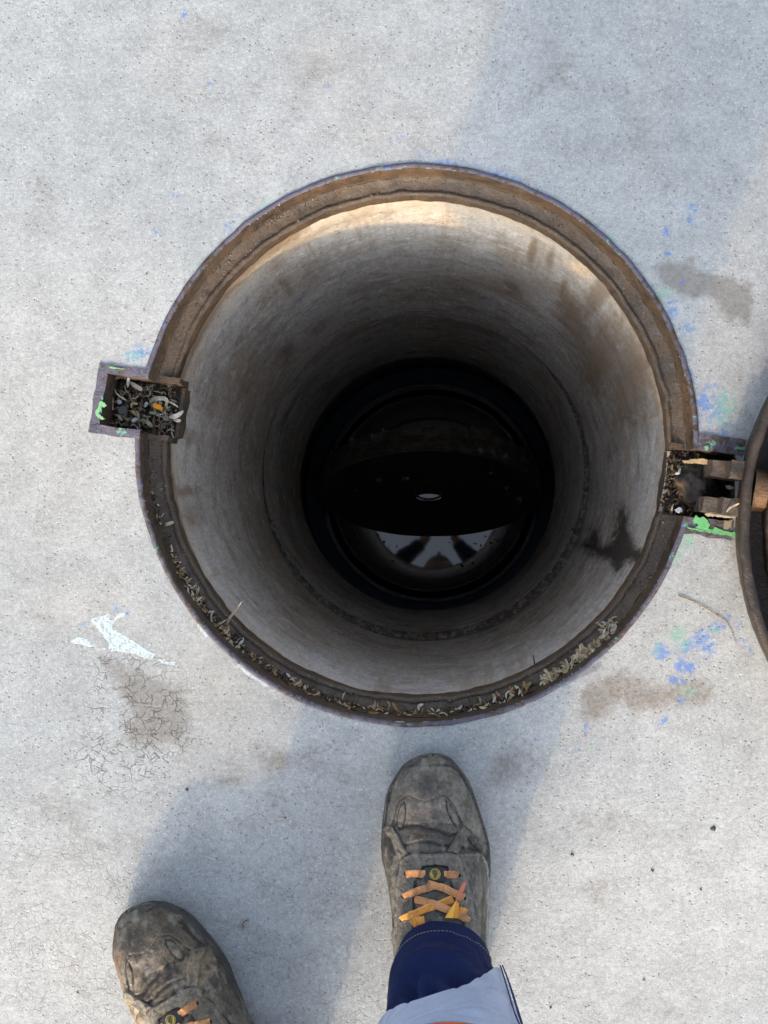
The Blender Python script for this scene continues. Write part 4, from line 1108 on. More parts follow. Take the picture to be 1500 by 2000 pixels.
    # moulded loops on the outer quarter
    for cyq, ry in ((1722, 9), (1738, 8), (1790, 9), (1812, 12), (1836, 10)):
        e = np.abs(np.hypot((x - (931 + (cyq - 1720) * 0.02)) / 0.45, (y - cyq)) - ry)
        disp_ = smooth(1.6 - e, 0, 1.5)
        flat2 += N.reshape(-1, 3) * (disp_ * 0.0007)[:, None]
        paint(disp_, (0.20, 0.19, 0.165), 0.55)
    low = smooth(0.036 - flat[:, 2], -0.004, 0.012)
    paint(low * 0.8, (0.075, 0.067, 0.055), 0.7)
    if left:
        sand = smooth(n3 + 0.5 * n2, -0.05, 0.4) * smooth(front * -1, -6, 2)
        paint(sand, (0.25, 0.20, 0.125), 0.75)
        paint(g(np.hypot(x - 905, y - 1545), 20) * smooth(n1, -0.3, 0.2), (0.16, 0.075, 0.045), 0.8)
        ch = np.hypot((x - 917) / 1.0, (y - 1528) / 1.8) + 5 * fbm(flat, 160, 3, 230)
        paint(smooth(13 - ch, 0, 3), (0.035, 0.033, 0.031), 0.9)
        paint(smooth(6.0 - ch, 0, 2), (0.50, 0.51, 0.52), 1.0)
        paint(g(np.hypot(x - 840, y - 1535), 22) * smooth(n1, -0.4, 0.3), (0.045, 0.04, 0.036), 0.7)
    n9 = fbm(flat, 420, 2, 223)
    scuff = smooth(fbm(flat * np.array([1, 0.5, 1]), 120, 3, 224), 0.16, 0.34) * (np.arange(len(flat)) >= 0)
    C = C * (1 - 0.45 * scuff[:, None]) + np.array([0.26, 0.235, 0.195]) * 0.45 * scuff[:, None]
    C = np.clip(C * (1 + 0.45 * n2[:, None] + 0.5 * n9[:, None]), 0.008, 0.9)
    # the panels the boot is sewn from: each one its own mesh, sharing the border
    ids = np.zeros(len(flat), int)                                  # 0 vamp
    ids[(front > 0)] = 1
    ids[cap < 0] = 2
    ids[(flat[:, 2] < 0.034) & (flat[:, 1] > -0.11) & (cap < 10)] = 2
    ids[(eye > 0)] = 3
    ids[(tong > 0)] = 4
    ids[((flat[:, 1] < -0.125) & (eye <= 0))] = 5
    Mw = M.copy()
    Wp = apply(Mw, flat2) - np.array(PL)
    Fc = grid_faces(NS, NC)
    if not mirror:
        Fc = Fc[:, ::-1] if False else Fc
    fid = ids[Fc[:, 0]]
    # orientation check
    a, b, c = Wp[Fc[len(Fc) // 2, 0]], Wp[Fc[len(Fc) // 2, 1]], Wp[Fc[len(Fc) // 2, 2]]
    if np.cross(b - a, c - a)[2] < 0:
        Fc = Fc[:, ::-1]
    out = {}
    for i, nm, mt in ((0, 'boot', mats[0]), (1, 'toe_cap', mats[0]), (2, 'toe_bumper', M_RUBBER), (3, 'eyestay', mats[0]), (4, 'tongue', mats[0]), (5, 'quarter', mats[0])):
        f = Fc[fid == i]
        if not len(f):
            continue
        u, inv = np.unique(f, return_inverse=True)
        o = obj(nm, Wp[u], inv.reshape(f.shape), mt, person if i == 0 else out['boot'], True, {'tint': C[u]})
        out[nm] = o
        if i == 0:
            tag(o, label)
    bt = out['boot']
    # sole: welt, grooves and tread
    ang = np.linspace(0, 1, 120)
    dd = BOOT_L * (0.5 - 0.5 * np.cos(np.pi * ang))
    lw2 = np.interp(dd, TD, TLW); rw2 = np.interp(dd, TD, TRW)
    outline = [(-a_, -b_) for a_, b_ in zip(lw2, dd)] + [(a_, -b_) for a_, b_ in zip(rw2[::-1], dd[::-1])]
    waist = lambda yy: 1 - 0.13 * math.exp(-((yy + 0.19) / 0.05) ** 2) - 0.1 * float(smooth(np.array(-yy), 0.14, 0.22))
    V = []; nO = len(outline)
    lev = [(0.0, -0.004), (0.004, -0.001), (0.0085, -0.0005), (0.0095, -0.0022), (0.0105, -0.0005), (0.0155, 0.0), (0.0165, -0.0018), (0.0175, 0.0), (0.0235, 0.0008), (0.0265, -0.0005), (0.0275, -0.004)]
    for zz, off in lev:
        for (xx_, yy_) in outline:
            k_ = waist(yy_)
            L_ = math.hypot(xx_, yy_ + 0.15) or 1
            V.append((xx_ * k_ + off * xx_ / L_ * 1.2, yy_ + off * (yy_ + 0.15) / L_, zz + (0.006 * math.exp(yy_ / 0.03) if zz < 0.02 else 0.004 * math.exp(yy_ / 0.03))))
    V = np.array(V)
    Fs = []
    for j in range(len(lev) - 1):
        for i in range(nO):
            a_, b_ = j * nO + i, j * nO + (i + 1) % nO
            Fs.append((a_, b_, b_ + nO, a_ + nO))
    Fs.append(tuple(range(nO))[::-1]); Fs.append(tuple(range((len(lev) - 1) * nO, len(lev) * nO)))
    Vw = apply(Mw, V) - np.array(PL)
    cs = np.clip(np.array([0.058, 0.054, 0.048]) * (1 + 0.7 * fbm(V, 60, 3, 240))[:, None], 0.01, 1)
    obj('sole', Vw, Fs, M_RUBBER, bt, False, {'tint': cs})
    # laces follow the boot's own surface
    bvh = BVHTree.FromPolygons([Vector(v) for v in apply(MR, flat2)], [tuple(f) for f in Fc.tolist()])
    T = Mw @ MR.inverted()
    def on(px, py, lift):
        dr = (W(px, py, 0.05) - Vector((0, 0, H))).normalized()
        h = bvh.ray_cast(Vector((0, 0, H)), dr)
        p = h[0] if h[0] is not None else W(px, py, 0.09)
        return p - dr * lift
    OR, OR2, OR3 = (0.54, 0.265, 0.115), (0.64, 0.29, 0.065), (0.52, 0.19, 0.11)
    def lace(name, pts, w, col, lifts, n=46, dirt=0.5):
        pts = cz(pts)
        Ls = [0]
        for a_, b_ in zip(pts[:-1], pts[1:]):
            Ls.append(Ls[-1] + math.hypot(b_[0] - a_[0], b_[1] - a_[1]))
        out_ = []
        for i in range(n):
            q_ = Ls[-1] * i / (n - 1)
            fx = np.interp(q_, Ls, [p[0] for p in pts]); fy = np.interp(q_, Ls, [p[1] for p in pts]); fl = np.interp(q_ / Ls[-1], np.linspace(0, 1, len(lifts)), lifts)
            out_.append((fx, fy, fl))
        Pw = [on(a_, b_, c_) for a_, b_, c_ in out_]
        # even out the height so that the tape spans dips instead of sinking in them
        zs = np.array([p.z for p in Pw])
        for _ in range(40):
            zs[1:-1] = np.maximum(zs[1:-1], 0.5 * (zs[:-2] + zs[2:]))
        Pw = [Vector((p.x, p.y, z_)) for p, z_ in zip(Pw, zs)]
        m = MB()
        Q_ = [T @ p - PL for p in Pw]
        sd0 = random.uniform(0, 50); V_ = []
        nq = len(Q_)
        for i_, p in enumerate(Q_):
            t_ = (Q_[min(i_ + 1, nq - 1)] - Q_[max(i_ - 1, 0)]).normalized()
            tw = 0.10 * math.sin(i_ * 0.35 + sd0)
            u_ = Vector((0.0, tw, 1.0)).normalized()
            s_ = t_.cross(u_).normalized(); u_ = s_.cross(t_)
            wv = w * (1 + 0.03 * math.sin(i_ * 0.9 + sd0) + 0.015 * math.sin(i_ * 2.3)) * (0.86 if i_ in (0, nq - 1) else 1.0)
            for k_ in range(10):
                a_ = 2 * math.pi * k_ / 10
                V_.append(p + s_ * math.copysign(abs(math.cos(a_)) ** 0.7, math.cos(a_)) * wv / 2 + u_ * (math.copysign(abs(math.sin(a_)) ** 0.8, math.sin(a_)) * 0.0006 + 0.0003))
        Fl = [(i_ * 10 + k_, i_ * 10 + (k_ + 1) % 10, (i_ + 1) * 10 + (k_ + 1) % 10, (i_ + 1) * 10 + k_) for i_ in range(nq - 1) for k_ in range(10)]
        Fl += [tuple(range(10))[::-1], tuple(range((nq - 1) * 10, nq * 10))]
        m.add(V_, Fl, col)
        o = m.build(name, M_LACE, bt, True)
        me = o.data
        nv = len(me.vertices)
        pv = np.array([tuple(v.co) for v in me.vertices])
        cc = np.tile(np.array(col), (nv, 1)) * (1 + 0.30 * fbm(pv, 300, 2, 250) + 0.10 * ((np.arange(nv) // 10) % 2) - 0.05 + 0.12 * ((np.arange(nv) % 10) % 2))[:, None]
        w_ = smooth(fbm(pv, 130, 3, 251), 0.05, 0.35)[:, None] * dirt
        cc = cc * (1 - w_) + np.array([0.09, 0.06, 0.04]) * w_
        me.attributes['tint'].data.foreach_set('color', np.concatenate([cc, np.ones((nv, 1))], 1).astype(np.float32).ravel())
        return o
    lw_ = 0.0079
    lace('lace', [(333, 953), (400, 950), (468, 953)], lw_, OR, [0.0004, 0.0022, 0.0024])
    lace('lace', [(598, 958), (650, 956), (697, 960)], lw_, OR, [0.0024, 0.0022, 0.0004])
    lace('lace', [(316, 1112), (420, 1068), (545, 1032)], lw_, OR, [0.0004, 0.0028, 0.0030])
    lace('lace', [(485, 1022), (600, 1052), (735, 1118)], lw_, OR, [0.0038, 0.0042, 0.0006])
    lace('lace', [(660, 1128), (560, 1168), (470, 1196), (300, 1272)], lw_ * 1.06, OR2, [0.0006, 0.0028, 0.0030, 0.0006], dirt=0.2)
    lace('lace', [(392, 1128), (520, 1160), (640, 1210), (700, 1232), (768, 1282)], lw_ * 1.02, OR, [0.0006, 0.0040, 0.0044, 0.0040, 0.0006], dirt=0.4)
    lace('lace', [(372, 1302), (410, 1282), (462, 1276)], lw_ * 1.1, OR2, [0.002, 0.004, 0.004], dirt=0.1)
    lace('lace', [(748, 1225), (700, 1212), (655, 1215)], lw_ * 1.2, OR2, [0.0030, 0.0052, 0.0056], dirt=0.1)
    # the loose end: a folded tape with its hard tip
    P0 = [on(a_, b_, l_) for a_, b_, l_ in ((cz([(605, 1258)])[0] + (0.0075,)), (cz([(685, 1135)])[0] + (0.0095,)), (cz([(702, 1160)])[0] + (0.009,)), (cz([(697, 1262)])[0] + (0.0065,)), (cz([(655, 1262)])[0] + (0.0105,)))]
    zmax = max(p.z for p in P0[:3])
    Q0 = [T @ p - PL for p in P0]
    m = MB()
    up_ = Vector((0, 0, 0.0011))
    m.add([Q0[0], Q0[1], Q0[4], Q0[0] - up_, Q0[1] - up_, Q0[4] - up_], [(0, 1, 2), (5, 4, 3), (0, 3, 4, 1), (1, 4, 5, 2), (2, 5, 3, 0)], (0.80, 0.40, 0.07))
    m.add([Q0[4], Q0[1], Q0[2], Q0[3], Q0[4] - up_, Q0[1] - up_, Q0[2] - up_, Q0[3] - up_], [(0, 1, 2, 3), (7, 6, 5, 4), (0, 4, 5, 1), (1, 5, 6, 2), (2, 6, 7, 3), (3, 7, 4, 0)], (0.66, 0.30, 0.045))
    m.build('lace_end', M_LACE, bt)
    m = MB()
    A_ = [T @ on(a_, b_, l_) - PL for (a_, b_), l_ in zip(cz([(742, 1012), (720, 1065), (694, 1140)]), (0.0065, 0.008, 0.0095))]
    m.tube(A_, [0.0021, 0.0023, 0.0026], OR3, 8)
    m.build('aglet', M_LACE, bt, True)
    # eyelets
    for (a_, b_) in ((330, 953), (702, 962), (314, 1114), (738, 1122), (299, 1275)):
        m = MB(); p = on(*cz([(a_, b_)])[0], 0.0002)
        Tp = T @ p - PL
        m.tube([Tp - Vector((0, 0, 0.0006)), Tp + Vector((0, 0, 0.0006))], 0.0021, (0.012, 0.011, 0.01), 10)
        m.build('eyelet', M_SLUDGE, bt)
    # lace keeper with its round badge
    cpt = cz([(535, 955)])[0]
    pc = on(cpt[0], cpt[1], 0.0036)
    pa, pb_ = on(cpt[0], cpt[1] - 13, 0.0036), on(cpt[0], cpt[1] + 13, 0.0036)
    ey = (pa - pb_).normalized(); ex = Vector((1, 0, 0)); ex = (ex - ey * ex.dot(ey)).normalized(); ez = ex.cross(ey)
    def loc(u_, v_, w_=0.0):
        bend = -0.0016 * (u_ / 0.0115) ** 2
        return T @ (pc + ex * u_ + ey * v_ + ez * (w_ + bend)) - PL
    m = MB()
    nu, nv = 15, 9
    V = []
    for w_ in (0.0, -0.002):
        for i in range(nu):
            for j in range(nv):
                u_ = -0.0118 + 0.0236 * i / (nu - 1); hgt = 0.0068 - 0.0012 * (u_ / 0.0118) ** 4
                V.append(loc(u_, -0.0066 + (0.0066 + hgt) * j / (nv - 1), w_))
    Fq = [tuple(r) for r in grid_faces(nu, nv).tolist()]
    Fq2 = [tuple(nu * nv + v for v in f[::-1]) for f in Fq]
    per = [i * nv for i in range(nu)] + [(nu - 1) * nv + j for j in range(1, nv)] + [i * nv + nv - 1 for i in range(nu - 2, -1, -1)] + [j for j in range(nv - 2, 0, -1)]
    Fp = [(per[i], per[(i + 1) % len(per)], nu * nv + per[(i + 1) % len(per)], nu * nv + per[i]) for i in range(len(per))]
    m.add(V, Fq + Fq2 + Fp)
    kp = m.build('lace_keeper', M_BLACK, bt, False)
    m = MB()
    k2 = 36; r0 = 0.0056
    m.add([loc(r0 * math.cos(2 * math.pi * i / k2), r0 * math.sin(2 * math.pi * i / k2), 0.0008) for i in range(k2)] + [loc(r0 * 1.03 * math.cos(2 * math.pi * i / k2), r0 * 1.03 * math.sin(2 * math.pi * i / k2), -0.001) for i in range(k2)], [tuple(range(k2))] + [(i, k2 + i, k2 + (i + 1) % k2, (i + 1) % k2) for i in range(k2)])
    m.build('badge', M_GOLD, bt)
    m = MB()
    def bar(x0, y0, x1, y1, w_=0.0004):
        a_, b_ = Vector((x0, y0)), Vector((x1, y1)); dd_ = (b_ - a_).normalized(); nn = Vector((-dd_.y, dd_.x)) * w_ / 2
        q = [a_ - nn, b_ - nn, b_ + nn, a_ + nn]
        m.add([loc(v.x, v.y, 0.0009) for v in q] + [loc(v.x, v.y, 0.0012) for v in q], [(4, 5, 6, 7), (0, 1, 5, 4), (1, 2, 6, 5), (2, 3, 7, 6), (3, 0, 4, 7)])
    for i in range(28):
        if i % 14 != 13:
            a0, a1 = 2 * math.pi * i / 28, 2 * math.pi * (i + 1) / 28
            bar(0.0046 * math.cos(a0), 0.0046 * math.sin(a0), 0.0046 * math.cos(a1), 0.0046 * math.sin(a1), 0.00035)
    for xo in (-0.0017, 0.0, 0.0017):                      # three small block letters, upper edge
        bar(xo - 0.0005, 0.0018, xo - 0.0005, 0.0036, 0.0004)
        for yo in (0.0019, 0.0027, 0.0035):
            bar(xo - 0.0005, yo, xo + 0.0006, yo, 0.0004)
    bar(-0.0028, 0.0010, 0.0028, 0.0010, 0.0006)             # the triangle mark
    bar(-0.0026, 0.0008, 0.0, -0.0034, 0.0007); bar(0.0026, 0.0008, 0.0, -0.0034, 0.0007)
    bar(-0.0012, 0.0006, 0.0008, 0.0006, 0.0005); bar(0.0012, 0.0004, -0.0006, -0.0020, 0.0008); bar(-0.0004, -0.0008, 0.0010, -0.0008, 0.0006)
    m.build('badge_mark', M_BLACK, bt)
    return bt
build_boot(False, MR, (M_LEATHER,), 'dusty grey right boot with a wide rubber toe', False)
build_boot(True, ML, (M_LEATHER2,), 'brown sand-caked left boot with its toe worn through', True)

# ------------------------------------------------------------------ trousers
def leg_tube(secs, NA, nz):
    z = np.array([s[0] for s in secs])
    zz = np.linspace(z[0], z[-1], nz)
    g_ = [np.interp(zz, z, [s[i] for s in secs]) for i in range(1, 5)]
    for g in g_:
        for _ in range(8):
            g[1:-1] = (g[:-2] + 2 * g[1:-1] + g[2:]) / 4
    th = np.arange(NA) * 2 * np.pi / NA
    ex = 0.92
    C_, S_ = np.cos(th), np.sin(th)
    C_ = np.sign(C_) * np.abs(C_) ** ex; S_ = np.sign(S_) * np.abs(S_) ** ex
    X = g_[0][None] + C_[:, None] * g_[2][None]; Y = g_[1][None] + S_[:, None] * g_[3][None]
    return np.stack([X, Y, np.repeat(zz[None], NA, 0)], 2)

R_SECS = [(0.088, 0.001, -0.462, 0.0515, 0.062), (0.20, 0.0045, -0.457, 0.0555, 0.061), (0.30, 0.008, -0.458, 0.0585, 0.062), (0.40, 0.012, -0.462, 0.066, 0.068), (0.52, 0.006, -0.47, 0.080, 0.078), (0.70, 0.006, -0.52, 0.085, 0.09), (0.86, -0.02, -0.57, 0.098, 0.112), (0.93, -0.035, -0.585, 0.095, 0.12)]
L_SECS = [(0.085, -0.222, -0.628, 0.056, 0.062), (0.20, -0.216, -0.640, 0.066, 0.066), (0.30, -0.212, -0.634, 0.098, 0.080), (0.40, -0.200, -0.625, 0.092, 0.084), (0.52, -0.188, -0.615, 0.098, 0.09), (0.70, -0.19, -0.60, 0.088, 0.094), (0.86, -0.165, -0.59, 0.100, 0.112), (0.93, -0.15, -0.588, 0.095, 0.12)]

def edge_line(px):                     # lower edge of the tape on the right leg, pixels
    return np.interp(px, [735, 745, 800, 850, 900, 950, 985, 1005, 1060], [1990, 1985, 1958, 1938, 1916, 1900, 1892, 1903, 1975])

def trousers():
    NA = 150
    V = []; Fc = []
    def put(Pg, closed_top=False):
        b = sum(len(v) for v in V)
        na, nz = Pg.shape[:2]
        V.append(Pg.reshape(-1, 3)); Fc.extend((grid_faces(na, nz, True) + b).tolist())
    # right leg, its folds and the slanting turned-up hem
    G = leg_tube(R_SECS, NA, 260)
    th = np.arange(NA) * 2 * np.pi / NA
    fr = np.clip(np.sin(th), 0, 1)[:, None]
    low = smooth(-G[:, :, 2], -0.16, -0.088)
    G[:, :, 2] += low * (0.022 * fr ** 1.5 + 0.004 * np.sin(th * 2 + 0.6)[:, None])
    G0 = G.copy()
    flat = G.reshape(-1, 3)
    x, y = PX(flat)
    out = np.stack([np.cos(np.repeat(th, G.shape[1])), np.sin(np.repeat(th, G.shape[1])), np.zeros(len(flat))], 1)
    facing = np.repeat(np.sin(th), G.shape[1])
    g = lambda a, w: np.exp(-(a / w) ** 2)
    front = smooth(facing, 0.05, 0.4)
    f1 = dist_line(x, y, [(797, 1935), (800, 1912), (815, 1893), (842, 1884), (870, 1888), (893, 1903), (900, 1920)])
    f2 = dist_line(x, y, [(838, 1930), (842, 1916), (855, 1908), (880, 1916)])
    f3 = dist_line(x, y, [(770, 1965), (800, 1952), (830, 1938), (850, 1930)])
    f4 = dist_line(x, y, [(890, 1875), (930, 1888), (975, 1885)])
    navy = smooth(edge_line(x) + 6 - y, -8, 8)
    d = -0.0150 * g(f1, 12) - 0.0095 * g(f2, 9) + 0.004 * g(f1 - 24, 11) - 0.005 * g(f3, 8) - 0.003 * g(f4, 9)
    d += 0.002 * g(np.hypot(x - 858, y - 1912), 12)
    d = d * front * (0.25 + 0.75 * navy)
    d += 0.009 * g(np.hypot((x - 988) / 1.0, (y - 1888) / 1.4), 16) * smooth(np.repeat(np.cos(th), G.shape[1]), 0.2, 0.8)
    d -= 0.0022 * np.exp(-(fbm(flat * np.array([1, 1, 2.0]), 16, 2, 313) / 0.045) ** 2) * smooth(flat[:, 2], 0.11, 0.15)
    d += 0.0040 * fbm(flat * np.array([1, 1, 1.6]), 13, 3, 301) + 0.0010 * fbm(flat, 45, 3, 302)
    d += 0.002 * smooth(edge_line(x) - y - 2, 12, 0) * 0
    flat = flat + out * d[:, None]
    G = flat.reshape(G.shape)
    # hem: turned up, with an inner face
    inner = G[:, :1, :].copy(); 
    ctr = G[:, 0, :].mean(0)
    rim0 = ctr + (G[:, :1, :] - ctr) * 0.955 + np.array([0, 0, 0.0005]); rim1 = ctr + (G[:, :1, :] - ctr) * 0.94 + np.array([0, 0, 0.04])
    put(np.concatenate([rim1, rim0, G], 1))
    G2 = leg_tube(L_SECS, NA, 160)
    fl = G2.reshape(-1, 3)
    o2 = np.stack([np.cos(np.repeat(th, 160)), np.sin(np.repeat(th, 160)), np.zeros(len(fl))], 1)
    G2 = (fl + o2 * (0.007 * fbm(fl * np.array([1, 1, 1.6]), 13, 3, 303))[:, None]).reshape(G2.shape)
    put(G2)
    hip = leg_tube([(0.84, -0.095, -0.585, 0.165, 0.10), (0.90, -0.093, -0.59, 0.175, 0.118), (0.98, -0.09, -0.585, 0.172, 0.118), (1.06, -0.086, -0.565, 0.16, 0.112)], NA, 30)
    put(hip)
    V_ = np.concatenate(V) - np.array(PL)
    tr = obj('trousers', V_, Fc, M_NAVY, person, True)
    # tape with its orange edges
    x, y = PX(G0.reshape(-1, 3)); x = x.reshape(G.shape[:2]); y = y.reshape(G.shape[:2])
    def band(name, lo_, hi_, mat, off, dz0=0.0, tree=G0, right=True):
        na, nz = tree.shape[:2]
        rows = 40
        B = np.zeros((na, rows, 3))
        zc = tree[:, :, 2]
        for i in range(na):
            a_, b_ = lo_[i], hi_[i]
            zt = np.linspace(a_, b_, rows)
            px_ = np.interp(zt, zc[i], tree[i, :, 0]); py_ = np.interp(zt, zc[i], tree[i, :, 1])
            ow = off + 0.0030 * fbm(np.stack([px_ + 0.6 * zt, py_, zt * 1.6 - px_ * 0.5], 1), 24, 3, 311) - 0.0018 * np.exp(-(fbm(np.stack([px_ * 1.0, py_, zt * 2.4 + px_], 1), 13, 2, 312) / 0.05) ** 2)
            B[i, :, 0] = px_ + math.cos(th[i]) * ow; B[i, :, 1] = py_ + math.sin(th[i]) * ow; B[i, :, 2] = zt
        Bi = B.copy(); Bi[:, :, 0] -= np.cos(th)[:, None] * off * 0.9; Bi[:, :, 1] -= np.sin(th)[:, None] * off * 0.9
        A_ = np.concatenate([Bi[:, :1], B, Bi[:, -1:]], 1)
        return obj(name, A_.reshape(-1, 3) - np.array(PL), grid_faces(na, rows + 2, True), mat, tr, True, sharp=40)
    # lower edge: where each side of the leg crosses the slanting line seen in the photograph
    lo = np.zeros(NA)
    for i in range(NA):
        f = y[i] - edge_line(x[i])
        k_ = np.argmax((f > 0) & (G[i, :, 2] > 0.16) & (G[i, :, 2] < 0.36))
        lo[i] = G[i, k_, 2] if f[k_] > 0 else np.nan
    vis = np.sin(th) > -0.1
    ok = vis & ~np.isnan(lo)
    co = np.polyfit(np.concatenate([[0], np.cos(th[ok])]) [1:], lo[ok], 2)
    lo_fit = np.where(ok, lo, np.nan)
    base = np.polyval(co, np.cos(th))
    lo2 = 0.310 - 0.0675 * np.cos(th) - 0.1125 * np.where(np.sin(th) > 0, np.cos(th) ** 2, 1.0)
    for _ in range(6):
        lo2 = (np.roll(lo2, 1) + 2 * lo2 + np.roll(lo2, -1)) / 4
    lo2 = np.clip(lo2, 0.10, 0.36)
    ee = np.full(NA, 0.375)
    band('reflective_tape', lo2, np.maximum(lo2 + 0.05, 0.378 + 0 * lo2), M_SILVER, 0.0062)
    band('orange_tape', np.maximum(lo2 + 0.05, 0.378 + 0 * lo2) + 0.0006, np.maximum(lo2 + 0.05, 0.378 + 0 * lo2) + 0.05, M_ORANGE, 0.0056)
    c_ = lambda v: np.full(NA, v)
    band('reflective_tape', c_(0.28), c_(0.35), M_SILVER, 0.002, tree=G2)
    band('orange_tape', c_(0.3506), c_(0.40), M_ORANGE, 0.0016, tree=G2)
    # stitching above the hem: short pale threads
    m = MB()
    for k_, zh in ((0, 0.030),):
        for i in range(0, NA * 2):
            if i % 3 == 2:
                continue
            q0, q1 = 2 * math.pi * i / (2 * NA), 2 * math.pi * (i + 0.8) / (2 * NA)
            def pt(q):
                f_ = q / (2 * math.pi) * NA
                i0 = int(f_) % NA; i1 = (i0 + 1) % NA; t_ = f_ - int(f_)
                r0 = np.array([np.interp(G[i0, 0, 2] + zh, G[i0, :, 2], G[i0, :, c]) for c in range(3)])
                r1 = np.array([np.interp(G[i1, 0, 2] + zh, G[i1, :, 2], G[i1, :, c]) for c in range(3)])
                v = r0 * (1 - t_) + r1 * t_
                return Vector(v) + Vector((math.cos(q), math.sin(q), 0)) * 0.0006 - PL
            m.tube([pt(q0), pt(q1)], 0.00045, (0.22, 0.21, 0.22), 4)
    m.build('stitching', M_THREAD, tr)
    # side seams: two dark piped rows down the outside of the tape
    for off_ in (0.0, 0.16, 0.34):
        m = MB()
        pts = []
        q = rad(40 - math.degrees(off_))
        i0 = int(q / (2 * math.pi) * NA) % NA
        for zt in np.linspace(lo2[i0] + 0.004, 0.40, 60):
            qq = q - 0.25 * (zt - 0.2)
            i1 = int(qq / (2 * math.pi) * NA) % NA
            pts.append(Vector((np.interp(zt, G0[i1, :, 2], G0[i1, :, 0]), np.interp(zt, G0[i1, :, 2], G0[i1, :, 1]), zt)) + Vector((math.cos(qq), math.sin(qq), 0)) * 0.0088 - PL)
        zs = np.array([tuple(p) for p in pts])
        for _ in range(5):
            zs[1:-1] = (zs[:-2] + 2 * zs[1:-1] + zs[2:]) / 4
        m.tube([Vector(v) for v in zs], 0.0007, (0.018, 0.03, 0.11), 5)
        m.build('seam', M_THREAD, tr)
trousers()

# ------------------------------------------------------------------ the body above, out of the frame but mirrored in the water and shading the ground
def loft(secs, NA=48, n=40, seed=0, amp=0.006):
    """rings along a path: (centre, side radius, front radius, side axis)"""
    k = len(secs); out = []
    for i in range(n):
        f = (k - 1) * i / (n - 1); a = min(int(f), k - 2); t = f - a
        t = t * t * (3 - 2 * t) * 0.4 + t * 0.6
        c = Vector(secs[a][0]).lerp(Vector(secs[a + 1][0]), t)
        r0 = secs[a][1] + (secs[a + 1][1] - secs[a][1]) * t; r1 = secs[a][2] + (secs[a + 1][2] - secs[a][2]) * t
        out.append([c, r0, r1])
    V = []
    for i, (c, r0, r1) in enumerate(out):
        tn = (out[min(i + 1, n - 1)][0] - out[max(i - 1, 0)][0]).normalized()
        sx = Vector((1, 0, 0)); sx = (sx - tn * sx.dot(tn))
        if sx.length < 0.2:
            sx = Vector((0, 0, 1)) - tn * tn.z
        sx.normalize(); fy = tn.cross(sx)
        for j in range(NA):
            q = 2 * math.pi * j / NA
            V.append(tuple(c + sx * math.cos(q) * r0 + fy * math.sin(q) * r1))
    V = np.array(V)
    V += amp * np.stack([fbm(V, 12, 3, 401 + seed), fbm(V, 12, 3, 402 + seed), fbm(V, 12, 3, 403 + seed)], 1)
    Fc = [(i * NA + j, i * NA + (j + 1) % NA, (i + 1) * NA + (j + 1) % NA, (i + 1) * NA + j) for i in range(n - 1) for j in range(NA)]
    Fc += [tuple(range(NA))[::-1], tuple(range((n - 1) * NA, n * NA))]
    return V, Fc

PELV, CHEST, NECK, HEAD = Vector((-0.09, -0.58, 0.95)), Vector((-0.06, -0.47, 1.28)), Vector((-0.035, -0.36, 1.46)), Vector((-0.015, -0.265, 1.60))
SH = {s: Vector((-0.05 + s * 0.185, -0.40, 1.41)) for s in (-1, 1)}
EL = {s: Vector((-0.04 + s * 0.265, -0.27, 1.19)) for s in (-1, 1)}
WR = {s: Vector((-0.005 + s * 0.085, -0.085, 1.345)) for s in (-1, 1)}

def shirt():
    V, Fc = loft([((-0.09, -0.585, 0.90), 0.190, 0.136), ((-0.088, -0.57, 1.05), 0.178, 0.131), ((-0.07, -0.50, 1.22), 0.180, 0.128), ((-0.058, -0.44, 1.36), 0.190, 0.120), ((-0.045, -0.39, 1.44), 0.120, 0.085), ((-0.040, -0.37, 1.465), 0.068, 0.066)], 64, 60)
    sh = obj('shirt', V - np.array(PL), Fc, M_ORANGE, person, True)
    for s in (-1, 1):
        V, Fc = loft([(SH[s] + Vector((-s * 0.03, 0, 0.0)), 0.075, 0.075), (SH[s], 0.070, 0.072), (SH[s].lerp(EL[s], 0.5), 0.060, 0.062), (EL[s], 0.054, 0.055), (EL[s].lerp(WR[s], 0.5), 0.047, 0.047), (EL[s].lerp(WR[s], 0.86), 0.040, 0.040)], 36, 40, 7 * s)
        obj('sleeve', V - np.array(PL), Fc, M_SLEEVE, sh, True)
    for q0, q1 in ((1.02, 1.08), (1.18, 1.24)):
        V, Fc = loft([((-0.088 + (q0 - 1.05) * 0.1, -0.575 + (q0 - 1.05) * 0.42, q0), 0.178, 0.136), ((-0.088 + (q1 - 1.05) * 0.1, -0.575 + (q1 - 1.05) * 0.42, q1), 0.180, 0.137)], 48, 6, 3, 0.003)
        obj('reflective_tape', V - np.array(PL), Fc, M_SILVER, sh, True)
shirt()

